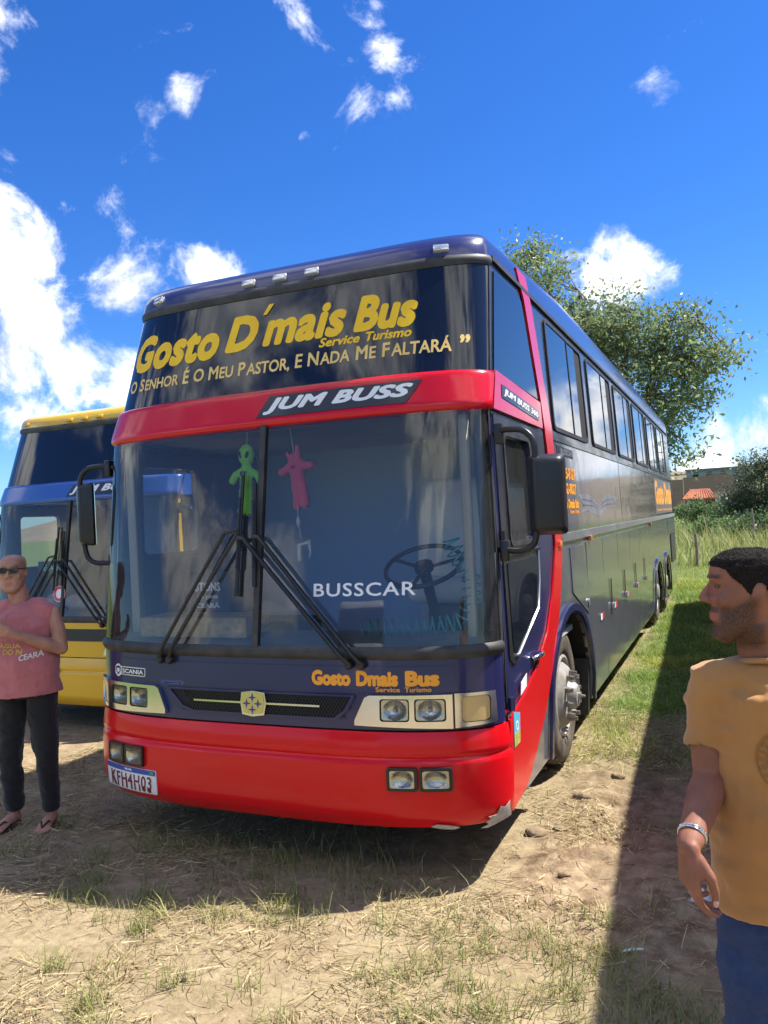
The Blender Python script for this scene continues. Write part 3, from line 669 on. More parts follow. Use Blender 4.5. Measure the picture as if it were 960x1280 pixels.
    V, F = lathe_geo([(-.5, .03), (-.05, .035), (-.03, .06), (.01, .06), (.015, .001)], 14, 'z'); mesh_obj('column', V, F, M_BLK, sw, auto=35)
    # wipers
    for sx in (-1, 1):
        wp = bpy.data.objects.new('wiper', None); link(wp, B); wp.empty_display_size = .1
        def wline(pts, r, name, n=6):
            Q = []
            for (p, q) in zip(pts[:-1], pts[1:]):
                for i in range(6): Q.append(tuple(p[j] + (q[j] - p[j]) * i / 6 for j in range(3)))
            Q.append(pts[-1]); tube_obj(name, [fmap(*q) for q in Q], r, M_BLK, wp, n)
        if sx < 0:
            wline([(-.64, 1.10, .03), (-.60, 1.17, .05), (-.21, 1.80, .045), (-.12, 1.82, .04)], .011, 'arm'); wline([(-.57, 1.10, .03), (-.53, 1.17, .05), (-.12, 1.80, .045)], .011, 'arm')
            wline([(-.115, 2.13, .022), (-.125, 1.45, .022)], .012, 'blade'); wline([(-.118, 2.0, .04), (-.12, 1.6, .04)], .007, 'blade_spine')
            for x in (-.64, -.57): V, F = lathe_geo([(-.05, .025), (0, .025), (.01, .018), (.01, .001)], 12, 'y'); o = mesh_obj('pivot', V, [f[::-1] for f in F], M_BLK, wp, auto=35); o.location = fmap(x, 1.095, .03); o.rotation_euler = (0, 0, math.pi)
        else:
            wline([(.57, 1.10, .03), (.53, 1.15, .05), (-.08, 1.765, .05), (-.12, 1.77, .045)], .013, 'arm'); wline([(.64, 1.10, .03), (.60, 1.15, .05), (.02, 1.77, .05), (-.02, 1.775, .045)], .013, 'arm')
            wline([(-.035, 2.08, .022), (-.01, 1.50, .022)], .012, 'blade'); wline([(-.03, 1.98, .04), (-.012, 1.6, .04)], .007, 'blade_spine')
            for x in (.57, .64): V, F = lathe_geo([(-.05, .025), (0, .025), (.01, .018), (.01, .001)], 12, 'y'); o = mesh_obj('pivot', V, [f[::-1] for f in F], M_BLK, wp, auto=35); o.location = fmap(x, 1.095, .03); o.rotation_euler = (0, 0, math.pi)
    # name badge on the header band
    def plaque(name, mapper, u0, u1, v0, v1, rise, off, m, it):
        return lay(name, poly2d([[(u0 - .025, v0 - .016), (u1 - .035, v0 - .016), (u1 + .045, v1 + .016), (u0 + .055, v1 + .016)]]), mapper, m, B, off, .003, .06)
    if texts:
        bo = lambda x, z, h: fmap(x, z, h + .0235)
        plaque('name_badge', bo, -.02, .90, 2.465, 2.555, .0, .003, M_SATIN, .04)
        o = lay('badge_lettering', fit2d(text2d('JUM BUSS', 1, .045, .35, 1.05), .0, .90, 2.462, 2.558), bo, M_WHITEV, B, .0075, 0, .06)
    return B
PA_MAIN = dict(roof=paint('navy_roof_paint', (.022, .028, .12)), nose=paint('navy_paint', NAVY), bumper=paint('red_bumper_paint', (.66, .004, .010), amount=.13, coat=.45, spec=.15), band=paint('red_band_paint', (.60, .006, .020), amount=.05, spec=.15), side=paint('dark_navy_side_paint', (.022, .026, .085), .22, coat=1.0, amount=.15), pillar=paint('bright_red_paint', (.66, .006, .014), amount=.1, spec=.2), low=paint('lower_paint_dust_and_reflection', (.10, .106, .155), .28, (.36, .33, .29), 1.5, .6, 1.0), grille=True)  # lower paint: road dust, plus the sunlit ground's reflection painted into its grey
# ------------------------------------------------------------------ the coach itself and its lettering
bus = make_bus(PA_MAIN, (0, 0, 0), 0, main=True)
tag(bus, 'navy blue and red high-floor coach with yellow lettering, parked facing the camera', 'bus')
def word(name, body, u0, u1, v0, v1, m, mapper=fmap, off=.004, bold=.03, shear=0.0, rise=0.0, space=1.0, italic=0.0, parent=None, step=.05):
    return lay(name, fit2d(text2d(body, 1, bold, shear, space), u0, u1, v0, v1, rise, italic), mapper, m, parent or bus, off - .0022, 0, step)
# upper glass
word('company_lettering', 'Gosto', -1.13, -.39, 2.865, 3.115, M_GOLD, bold=.046, shear=.22, space=1.07)
word('company_lettering', 'D', -.34, -.115, 2.89, 3.12, M_GOLD, bold=.046, shear=.22)
lay('accent_mark', poly2d([[(-.09, 3.10), (-.065, 3.10), (-.02, 3.165), (-.055, 3.165)]]), fmap, M_GOLD, bus, .004, .0015)
word('company_lettering', 'mais', -.075, .47, 2.895, 3.115, M_GOLD, bold=.04, shear=.22, space=1.05)
word('company_lettering', 'Bus', .52, .89, 2.90, 3.12, M_GOLD, bold=.046, shear=.22, space=1.05)
word('service_lettering', 'Service', .31, .565, 2.84, 2.896, M_GOLD, bold=.03, shear=.2)
word('service_lettering', 'Turismo', .60, .865, 2.84, 2.896, M_GOLD, bold=.03, shear=.2)
# the motto in small capitals: big initials, small remainder
def small_caps(words, u0, u1, v, hb, hs, m):
    # measure
    seq = []; tot = 0
    for w in words:
        for i, part in enumerate((w[:1], w[1:])):
            if not part: continue
            bm = text2d(part, 1, .022); xs = [q.co.x for q in bm.verts]; ys = [q.co.y for q in bm.verts]
            wd = (max(xs) - min(xs)) * ((hb if i == 0 or w.isupper() and w in BIG else hs) / .73); seq.append((bm, wd, hb if i == 0 or w in BIG else hs, part)); tot += wd + .012
        seq.append(None); tot += .03
    k = (u1 - u0) / tot; u = u0
    for it in seq:
        if it is None: u += .03 * k; continue
        bm, wd, h, part = it; up = .30 if part in ('É', 'ALTARÁ') else 0; dn = .2 if part.endswith(',') else 0
        fit2d(bm, u, u + wd * k, v - h * dn, v + h * (1 + up)); lay('motto_lettering', bm, fmap, m, bus, .0018, 0, .05); u += (wd + .012) * k
BIG = ()
small_caps(['O', 'Senhor'.upper(), 'É', 'O', 'MEU', 'PASTOR,', 'E', 'NADA', 'ME', 'FALTARÁ'], -1.14, 1.12, 2.735, .084, .072, M_PALEGOLD)
word('quote_mark', '”', 1.12, 1.17, 2.78, 2.83, M_PALEGOLD, bold=.03)
# windscreen maker's name
word('maker_lettering', 'BUSSCAR', .35, .92, 1.445, 1.515, M_WHITEV, off=.002, bold=.012, space=1.1)
# nose lettering
word('company_lettering', 'Gosto', .35, .575, .985, 1.065, M_ORV, off=.0098, bold=.055)
word('company_lettering', 'Dmais', .605, .83, .985, 1.065, M_ORV, off=.0098, bold=.055)
word('company_lettering', 'Bus', .865, 1.035, .985, 1.065, M_ORV, off=.0098, bold=.055)
word('service_lettering', 'Service', .71, .838, .957, .982, M_ORV, off=.0098, bold=.02)
word('service_lettering', 'Turismo', .862, .995, .957, .982, M_ORV, off=.0098, bold=.02)
bd = lay('chassis_badge', poly2d([rrect(-1.055, -.775, .985, 1.035, .008, 3)]), fmap, M_WHITEV, bus, .0075, .0015, .04)
lay('badge_field', poly2d([rrect(-.985, -.780, .990, 1.030, .006, 3)]), fmap, M_BLK, bd, .0095, .001, .04)
word('badge_lettering', 'SCANIA', -.975, -.787, .997, 1.023, M_WHITEV, off=.0145, bold=.03, parent=bd)
lay('griffin_shield', poly2d([circ(-1.02, 1.010, .033, 20, .038)]), fmap, M_WHITEV, bd, .0095, .001, .04)
lay('griffin_field', poly2d([[(-1.045, 1.03), (-1.02, 1.036), (-.995, 1.03), (-.997, 1.005), (-1.02, .982), (-1.043, 1.005)], [(-1.034, 1.022), (-1.036, 1.004), (-1.02, .994), (-1.004, 1.004), (-1.006, 1.022)]]), fmap, M_BLK, bd, .011, .001, .04)
# grille emblem
M_EMB = mat('yellow_enamel', (.62, .50, .12), .3, coat=.6); M_BLUE = mat('blue_enamel', (.02, .04, .25), .3, coat=.6)
em = lay('emblem', poly2d([[(-.072, .935), (0, .945), (.075, .937), (.085, .88), (.072, .818), (0, .808), (-.066, .818), (-.078, .88)]]), fmap, M_CHROME, bus, .012, .022, .03)
lay('emblem_field', poly2d([[(-.062, .925), (0, .934), (.065, .927), (.074, .88), (.062, .828), (0, .819), (-.056, .828), (-.067, .88)]]), fmap, M_EMB, em, .0345, .002, .03)
for dx, dz in ((0, .032), (0, -.032), (-.036, 0), (.036, 0)):
    st = []
    for i in range(8):
        r = .027 if i % 2 == 0 else .008; a = math.pi / 4 * i + math.pi / 2; st.append((dx + r * math.cos(a), .877 + dz + r * math.sin(a)))
    lay('emblem_star', poly2d([st]), fmap, M_BLUE, em, .0368, .0015, None)
# number plate
M_PLATE = mat('plate_white', (.74, .75, .74), .35); M_PLATEB = mat('plate_blue', (.02, .07, .36), .35); M_PLATER = mat('plate_dark_red', (.16, .012, .02), .4)
pm = lambda x, z, h: fmap(x, z, h + .02)
pl = lay('number_plate', poly2d([rrect(-1.125, -.675, .335, .458, .008, 3)]), pm, M_PLATE, bus, .012, .006, .04)
lay('plate_band', poly2d([rrect(-1.122, -.678, .428, .456, .004, 2)]), pm, M_PLATEB, pl, .0185, .001, .04)
lay('plate_lettering', fit2d(text2d('KFH4H03', 1, .012, 0, 1.12), -1.075, -.71, .345, .418), pm, M_PLATER, pl, .0185, .0012, .04)
lay('plate_country', fit2d(text2d('BRASIL', 1, .03), -.93, -.865, .437, .449), pm, M_WHITEV, pl, .0198, .001, .04)
lay('plate_flag', poly2d([rrect(-.72, -.69, .434, .451, .002, 2)]), pm, mat('flag_green', (.05, .3, .12), .4), pl, .0198, .001, None)
# chipped paint at the bumper's lower corner
M_CHIP = mat('bare_filler', (.52, .48, .42), .8, noise=(20, (.36, .31, .26), .7), bump=(60, .4, .003))
lay('paint_chip', poly2d([[(1.175, .272), (1.20, .268), (1.285, .30), (1.289, .375), (1.275, .352), (1.262, .362), (1.245, .335), (1.215, .331), (1.222, .312), (1.20, .305), (1.208, .288)]]), fmap, M_CHIP, bus, .0335, .002, .02, .03)
lay('paint_chip', poly2d([[(.96, .295), (1.0, .283), (1.06, .277), (1.09, .286), (1.05, .299), (.99, .308)]]), fmap, M_CHIP, bus, .029, .004, .03)
# right-hand side of the picture
sr = smap(1)
bo2 = lambda y, z, h: sr(y, z, h + .0265)
lay('side_badge', poly2d([[(.66, 2.487), (1.56, 2.440), (1.60, 2.505), (.68, 2.565)]]), bo2, M_SATIN, bus, .001, .002, None, .05)
lay('side_badge_lettering', fit2d(text2d('JUM BUSS 360', 1, .03, .25), .70, 1.55, 2.50, 2.55, -.055), bo2, M_WHITEV, bus, .004, .002, .1)
lay('maker_plate', poly2d([[(2.20, 2.255), (2.20, 2.325), (2.82, 2.315), (2.82, 2.25)]]), sr, M_BLK, bus, .0065, .002, None)
lay('maker_lettering', fit2d(text2d('BUSSCAR', 1, .03), 2.32, 2.80, 2.265, 2.31), sr, M_ALU, bus, .009, .001, None)
lay('phone_number', fit2d(text2d('99925-8127', 1, .03), 2.20, 2.86, 2.08, 2.17), sr, M_ORV, bus, .0065, .0015, None)
lay('phone_number', fit2d(text2d('98242-8027', 1, .03), 2.20, 2.86, 1.965, 2.05), sr, M_ORV, bus, .0065, .0015, None)
lay('company_lettering', fit2d(text2d('Gosto Dmais Bus', 1, .05), 2.20, 2.93, 1.855, 1.93), sr, M_ORV, bus, .0065, .0015, None)
lay('service_lettering', fit2d(text2d('Service Turismo', 1, .03), 2.55, 2.93, 1.815, 1.845), sr, M_ORV, bus, .0065, .0015, None)
lay('tail_sign', poly2d([rrect(9.95, 13.7, 1.715, 2.30, .02, 2)]), sr, mat('grey_vinyl', (.10, .10, .11), .4), bus, .0065, .0015, None)
lay('company_lettering', fit2d(text2d('Gosto Dmais', 1, .05), 10.05, 13.6, 1.86, 2.27), sr, M_ORV, bus, .009, .0015, None)
lay('service_lettering', fit2d(text2d('Service Turismo em geral', 1, .02), 10.2, 13.6, 1.74, 1.80), sr, M_ORV, bus, .009, .0015, None)
# open book graphic
M_BOOK = mat('book_print_white', (.34, .35, .37), .35, noise=(4, (.10, .105, .14), .9)); M_BOOKG = mat('book_print_grey', (.16, .17, .21), .35, noise=(5, (.03, .033, .06), .9))
bk = lay('book_graphic', poly2d([[(2.95, 1.96), (3.3, 1.985), (3.7, 1.94), (3.95, 1.86), (4.2, 1.92), (4.7, 1.99), (5.3, 1.955), (5.0, 1.90), (5.2, 1.87), (4.7, 1.86), (4.3, 1.82), (3.95, 1.765), (3.65, 1.80), (3.3, 1.83), (3.05, 1.82), (3.2, 1.86)]]), sr, M_BOOK, bus, .0065, .0012, None)
for k, (a, b) in enumerate(((3.96, 1.86), (4.0, 1.84))):
    lay('book_page', poly2d([[(a, b), (a + .5, b + .07 - k * .02), (a + 1.1, b + .085 - k * .03), (a + 1.1, b + .075 - k * .03), (a + .5, b + .058 - k * .02)]]), sr, M_BOOKG, bk, .0078, .001, None)
    lay('book_page', poly2d([[(a - .05, b), (a - .35, b + .06 - k * .02), (a - .85, b + .075 - k * .03), (a - .85, b + .065 - k * .03), (a - .35, b + .05 - k * .02)]]), sr, M_BOOKG, bk, .0078, .001, None)
# stickers
st1 = lay('round_sticker', poly2d([circ(1.04, 1.505, .062, 24)]), sr, M_WHITEV, dp if False else bus, .0105, .0015, None)
lay('sticker_ring', poly2d([circ(1.04, 1.505, .055, 24), circ(1.04, 1.505, .032, 20)[::-1]]), sr, mat('sticker_blue', (.06, .22, .5), .4), st1, .0125, .001, None)
lay('white_sticker', poly2d([[(.64, .835), (.78, .86), (.80, .93), (.66, .905)]]), sr, M_WHITEV, bus, .018, .0015, None)
gs = lay('square_sticker', poly2d([[(.455, .60), (.575, .60), (.60, .755), (.47, .785)]]), sr, mat('sticker_teal', (.10, .42, .62), .4), bus, .0185, .0015, None)
lay('sticker_patch', poly2d([[(.455, .60), (.575, .60), (.585, .665), (.46, .67)]]), sr, mat('sticker_green', (.12, .40, .10), .4, noise=(25, (.75, .4, .1), .5)), gs, .0202, .001, None)
lay('sticker_ring', poly2d([circ(.53, .70, .026, 16), circ(.53, .70, .017, 16)[::-1]]), sr, M_WHITEV, gs, .0202, .001, None)
lay('cab_lock', poly2d([circ(3.05, 1.08, .03, 12)]), sr, M_ALU, bus, .008, .01, None)

# ------------------------------------------------------------------ things in the cab
cab_curtain = []
V = []; F = []
for i in range(41):
    y = .50 + i * .0215
    for z in (1.2, 1.8, 2.41): V.append((1.185 - .028 * math.sin(i * 1.3) - .05 * max(0, (z - 1.8)), y + .05 * (z - 1.2), z))
for i in range(40):
    for j in range(2): a = i * 3 + j; F.append((a, a + 1, a + 4, a + 3))
c1 = mesh_obj('cab_curtain', V, F, M_SHEER, bus, smooth=True)
box_obj('cab_pillar', 1.10, 1.15, .42, .48, 1.18, 2.42, M_BEIGE, bus, .012)
box_obj('cab_pillar', -1.17, -1.10, .42, .48, 1.18, 2.42, M_BEIGE, bus, .012)
V = []
for i in range(25): pass
# coiled air hose
def spiral(path, r, turns, n):
    P = [Vector(p) for p in path]; seg = [0]
    for i in range(len(P) - 1): seg.append(seg[-1] + (P[i + 1] - P[i]).length)
    out = []
    for k in range(n + 1):
        s = seg[-1] * k / n; i = max(0, min(len(P) - 2, int(np.searchsorted(seg, s) - 1))); t = (s - seg[i]) / (seg[i + 1] - seg[i]); p = P[i].lerp(P[i + 1], t); d = (P[i + 1] - P[i]).normalized()
        a = d.cross(Vector((0, 1, .2))).normalized(); b = d.cross(a); th = 2 * math.pi * turns * k / n
        out.append(p + a * r * math.cos(th) + b * r * math.sin(th))
    return out
hp = spiral([(.52, .34, 1.24), (.72, .36, 1.25), (.95, .42, 1.25), (1.06, .46, 1.27), (1.12, .47, 1.36), (1.12, .47, 1.52), (1.05, .47, 1.62), (1.01, .47, 1.72)], .048, 24, 480)
V, F = tube_geo(hp, .0055, 5); hose = mesh_obj('coiled_air_hose', V, F, mat('teal_nylon', (.02, .36, .36), .3, coat=.5), None, smooth=True)
tag(hose, 'teal coiled air hose lying behind the windscreen by the driver', 'hose')
M_WOVEN = mat('woven_straw', (.55, .42, .22), .9, noise=(30, (.36, .26, .13), .8), bump=(80, .6, .006))
dm = box_obj('dashboard_mat', -.90, -.14, .18, .44, 1.20, 1.32, M_WOVEN, None, .01); tag(dm, 'tan woven mat folded on the dashboard', 'mat')
bx = empty('dark_box', (-.78, .72, 1.205)); tag(bx, 'dark box with white lettering standing on the dashboard', 'box')
o = box_obj('box_body', -.19, .19, -.03, .14, .0, .36, mat('dark_cardboard', (.02, .022, .03), .6), bx, .02)
fm = lambda x, z, h: Vector((x, -.03 - h, z))
M_PW = mat('print_white', (.7, .7, .7), .5)
lay('box_lettering', fit2d(text2d('3TONS', 1, .04), -.08, .12, .22, .28), fm, M_PW, o, .001, .001, None)
lay('box_lettering', fit2d(text2d('na pista', 1, .03), -.06, .10, .165, .20), fm, M_PW, o, .001, .001, None)
lay('box_lettering', fit2d(text2d('CEARÁ', 1, .04), -.08, .11, .11, .15), fm, M_PW, o, .001, .001, None)
box_obj('box_ledge', -.24, .20, -.045, -.001, -.02, .05, M_PW, bx, .008)
# plush toys hanging behind the windscreen
M_GREENP = mat('green_plush', (.36, .88, .05), .9, sheen=.4, bump=(120, .3, .003)); M_PINKP = mat('pink_plush', (.98, .13, .22), .9, sheen=.4, bump=(120, .3, .003))
def plush(name, loc, m, label, head, tilt):
    parts = [limb([(0, 0, .20), (0, 0, .13), (0, 0, .07)], [(.030, .040), (.034, .044), (.032, .042)])]
    for s in (-1, 1):
        parts.append(limb([(s * .03, 0, .195), (s * .075, 0, .165 if not head else .17), (s * .095, 0, .135 if head else .165)], [.021, .023, .024]))
        parts.append(limb([(s * .02, 0, .08), (s * .024, 0, .0), (s * .026, -.012, -.045)], [.028, .025, .027]))
    if head: parts += [ell((0, 0, .285), (.052, .040, .066)), limb([(0, 0, .2), (0, 0, .24)], [.02, .02])]
    else: parts += [limb([(-.02, 0, .21), (-.045, 0, .265)], [.018, .008]), limb([(.02, 0, .21), (.03, 0, .285)], [.022, .014]), limb([(0, 0, .2), (-.005, 0, .25)], [.026, .012])]
    o = remesh(name, parts, .006, 3, m); o.location = loc; o.rotation_euler = (0, math.radians(tilt), 0); tag(o, label, 'plush toy')
    fmm = lambda x, z, h: Vector((x, -.037 - h, z))
    lay('chest_lettering', fit2d(text2d('ET', 1, .04), -.02, .022, .165, .19) if head else fit2d(text2d('ET', 1, .03), -.011, .013, .165, .18), fmm, M_BLK, o, .0, .002, None)
    if head:
        for s in (-1, 1):
            V, F = ell((s * .020, -.031, .285), (.013, .008, .024), Matrix.Rotation(s * .35, 3, 'Y')); mesh_obj('eye', V, F, M_BLK, o, smooth=True)
    tube_obj('hanging_cord', [(0, 0, .33 if head else .25), (0, .01, .46)], .002, M_PW, o, 5)
    return o
plush('plush_alien', (-.165, .285, 1.97), M_GREENP, 'lime green plush alien hanging behind the windscreen', True, 3)
plush('plush_doll', (.20, .285, 1.99), M_PINKP, 'bright pink plush doll hanging beside the windscreen divider', False, -8)
hc = empty('hanging_charm', (.215, .23, 1.70)); tag(hc, 'white rosary-like charm hanging below the pink plush doll', 'charm')
tube_obj('cord', [(-.01, 0, .24), (-.012, 0, .17), (-.005, 0, .12), (.0, 0, .06)], .003, M_PW, hc, 5)
V, F = ell((-.01, 0, .15), (.013, .01, .03)); mesh_obj('bead', V, F, M_PW, hc, smooth=True)
V, F = join_geo([limb([(-.02, 0, .02), (.05, 0, .035)], [.007, .01]), limb([(.055, 0, .04), (.06, 0, -.02), (.05, 0, -.05)], [.012, .008, .005]), limb([(-.01, 0, .02), (-.012, 0, -.06)], [.012, .015])]); mesh_obj('pendant', V, F, M_PW, hc, smooth=True)
# ------------------------------------------------------------------ the other coaches on the field
YEL = paint('yellow_paint', (.70, .42, .015)); BLU = paint('blue_band_paint', (.03, .11, .42)); GRYS = paint('grey_side_paint', (.30, .30, .31))
yb = make_bus(dict(roof=YEL, nose=YEL, bumper=YEL, band=BLU, side=YEL, pillar=BLU, lamps=0), (-4.13, 2.69, -.2), math.radians(-1.0))
tag(yb, 'yellow and blue coach parked behind the man in the salmon tank top', 'bus')
ys_ = lay('nose_vent', poly2d([rrect(-1.0, .95, .93, 1.055, .01, 2)]), fmap, M_BLK, yb, .007, .002, .08)
lay('chassis_lettering', fit2d(text2d('SCANIA', 1, .03, .2), -.42, .02, .60, .66), fmap, mat('dark_lettering', (.02, .02, .03), .4), yb, .034, .003, .06)
rs = lay('round_sticker', poly2d([circ(-.05, 1.42, .085, 24)]), fmap, M_WHITEV, yb, .004, .0015, .06)
lay('sticker_ring', poly2d([circ(-.05, 1.42, .08, 24), circ(-.05, 1.42, .05, 20)[::-1]]), fmap, mat('sticker_red', (.55, .06, .06), .4), rs, .006, .001, .06)
ds = empty('destination_sign', (-4.67, 3.25, 1.40), math.radians(-1)); tag(ds, 'dark green destination board inside the yellow coach', 'sign')
o = box_obj('board', -.30, .34, 0, .03, 0, .15, mat('dark_green_board', (.01, .04, .03), .5), ds, .005)
lay('board_lettering', fit2d(text2d('E.A.R.', 1, .03), -.22, .08, .04, .11), lambda x, z, h: Vector((x, -h, z)), mat('pale_green_print', (.5, .7, .45), .5), o, .001, .001, None)
lg = mesh_obj('cloth_bundle', *join_geo([ell((-.22, 0, .08), (.16, .14, .10)), ell((.02, .05, .07), (.15, .13, .09)), ell((.2, .02, .05), (.14, .12, .07))]), mat('crumpled_plastic', (.5, .52, .52), .5, bump=(18, 1, .05)), None, smooth=True); lg.location = (-4.42, 3.21, 1.01); tag(lg, 'crumpled pale plastic bags on the yellow coach dashboard', 'bags')
WHT = paint('white_coach_paint', (.62, .63, .64)); WSD = paint('white_side_paint', (.58, .59, .60))
PW = dict(roof=WHT, nose=WHT, bumper=WHT, band=WHT, side=WSD, pillar=WHT, lamps=0)
wb = make_bus(PW, (4.93, -.62, 0), math.radians(2.2), texts=False); tag(wb, 'white coach standing to the right whose shadow falls over the grass', 'bus', None)
rb_ = make_bus(PW, (-2.2, -9.2, 0), math.radians(172), texts=False); tag(rb_, 'white coach facing the navy coach, seen only mirrored in its windscreen', 'bus', None)
# ------------------------------------------------------------------ ground, grass, far things
def _hash(ix, iy, seed):
    h = (ix * 374761393 + iy * 668265263 + seed * 974711) & 0x7fffffff
    h = ((h ^ (h >> 13)) * 1274126177) & 0x7fffffff
    return ((h ^ (h >> 16)) & 0xffff) / 65535.0
def vnoise(x, y, seed=0):
    x = np.asarray(x, float); y = np.asarray(y, float); ix = np.floor(x).astype(np.int64); iy = np.floor(y).astype(np.int64); fx = x - ix; fy_ = y - iy
    fx = fx * fx * (3 - 2 * fx); fy_ = fy_ * fy_ * (3 - 2 * fy_)
    a = _hash(ix, iy, seed); b = _hash(ix + 1, iy, seed); c = _hash(ix, iy + 1, seed); d = _hash(ix + 1, iy + 1, seed)
    return (a * (1 - fx) + b * fx) * (1 - fy_) + (c * (1 - fx) + d * fx) * fy_
def fbm(x, y, seed=0, o=5):
    s = 0; a = .5; f = 1
    for k in range(o): s = s + a * vnoise(x * f, y * f, seed + k * 17); a *= .5; f *= 2.03
    return s
def sstep(a, b, x): t = np.clip((np.asarray(x, float) - a) / (b - a), 0, 1); return t * t * (3 - 2 * t)
def rough_zone(x, y):     # churned soil to the right of the coach
    return sstep(1.15, 1.4, x) * (1 - sstep(2.6, 3.6, x)) * sstep(-.9, -.1, y) * (1 - sstep(2.6, 4.0, y))
def ground_z(x, y):
    near = 1 - sstep(14, 40, np.hypot(x, y - 3))
    z = (fbm(x * .7, y * .7, 3, 4) - .47) * .06 + (fbm(x * 5, y * 5, 9, 4) - .47) * .022 + (fbm(x * 22, y * 22, 5, 3) - .44) * .007
    rz = rough_zone(x, y)
    z = z + rz * ((np.abs(fbm(x * 3.2 + .5 * y, y * 6.5, 21, 4) - .47)) * -.15 + .016 + (fbm(x * 14, y * 14, 31, 3) - .44) * .045 + (fbm(x * 34, y * 34, 33, 2) - .4) * .016)
    # wheel ruts running forward from the coach's tyres
    for cx, wd in ((1.06, .17), (1.75, .14)):
        z = z - .018 * np.exp(-((x - cx - .03 * np.sin(y * 1.3)) / wd) ** 2) * (1 - sstep(2.0, 9, y) * .5)
    for cx in (1.62, 1.86):      # tyre tread marks
        t_ = np.exp(-((x - cx - .05 * np.sin(y * .9)) / .09) ** 4) * sstep(-.8, 0, y) * (1 - sstep(3.0, 4.2, y)); z = z + t_ * (.011 * np.sin(2 * np.pi * (y + np.abs(x - cx) * .9) / .115) - .008)
    under = np.exp(-(np.maximum(np.abs(x) - 1.3, 0) / .25) ** 2) * sstep(-.1, .4, y) * (1 - sstep(13.8, 14.4, y))
    z = z * near * (1 - .6 * under) - .02 * under
    return z - .012 - .2 * sstep(1.75, 2.7, -x) * sstep(.5, 1.9, y) * (1 - sstep(18, 30, np.hypot(x, y)))
def green_amount(x, y):
    g = sstep(2.0, 5.5, y + (x - 1.8) * .5 + (fbm(x * .9, y * .9, 40, 4) - .47) * 5) * sstep(1.0, 1.5, x)
    g = np.maximum(g, sstep(13, 15.5, y)); g = np.maximum(g, .35 * sstep(.62, .72, fbm(x * .8, y * .8, 44, 4) + .05))
    g = np.maximum(g, sstep(6.5, 9, np.hypot(x - 1, y + 2)) * (1 - sstep(-2.5, 1.2, y)) )
    g = np.maximum(g, sstep(7.5, 10, np.abs(x - .8)))
    return np.clip(g, 0, 1)
def axis_lines(a, b, step, lo, hi):
    c = list(np.arange(a, b + step * .5, step)); d = step
    while c[-1] < hi: d *= 1.22; c.append(c[-1] + d)
    d = step
    while c[0] > lo: d *= 1.22; c.insert(0, c[0] - d)
    return np.array(c)
gx = axis_lines(-3.2, 3.4, .028, -1500, 1500); gy = axis_lines(-1.9, 4.6, .028, -1500, 1800)
X, Y = np.meshgrid(gx, gy); Z = ground_z(X, Y)
Vg = np.stack([X.ravel(), Y.ravel(), Z.ravel()], 1); nx_, ny_ = len(gx), len(gy)
idx = np.arange(nx_ * ny_).reshape(ny_, nx_); Fg = np.stack([idx[:-1, :-1].ravel(), idx[:-1, 1:].ravel(), idx[1:, 1:].ravel(), idx[1:, :-1].ravel()], 1)
def fast_mesh(name, V, F, m, attrs=None, smooth=False, parent=None):
    """V (n,3); F (m,k) with equal k; attrs: name -> float array per vertex or (n,4) colours"""
    me = bpy.data.meshes.new(name); k = F.shape[1]
    me.vertices.add(len(V)); me.vertices.foreach_set('co', np.ascontiguousarray(V, dtype=np.float32).ravel())
    me.loops.add(F.size); me.loops.foreach_set('vertex_index', np.ascontiguousarray(F, dtype=np.int32).ravel())
    me.polygons.add(len(F)); me.polygons.foreach_set('loop_start', np.arange(0, F.size, k, dtype=np.int32))
    if smooth: me.polygons.foreach_set('use_smooth', np.ones(len(F), dtype=bool))
    me.update(calc_edges=True)
    for n, a in (attrs or {}).items():
        if a.ndim == 2:
            at = me.attributes.new(n, 'FLOAT_COLOR', 'POINT'); at.data.foreach_set('color', np.ascontiguousarray(a, dtype=np.float32).ravel())
        else:
            at = me.attributes.new(n, 'FLOAT', 'POINT'); at.data.foreach_set('value', np.ascontiguousarray(a, dtype=np.float32))
    me.materials.append(m); return link(bpy.data.objects.new(name, me), parent)
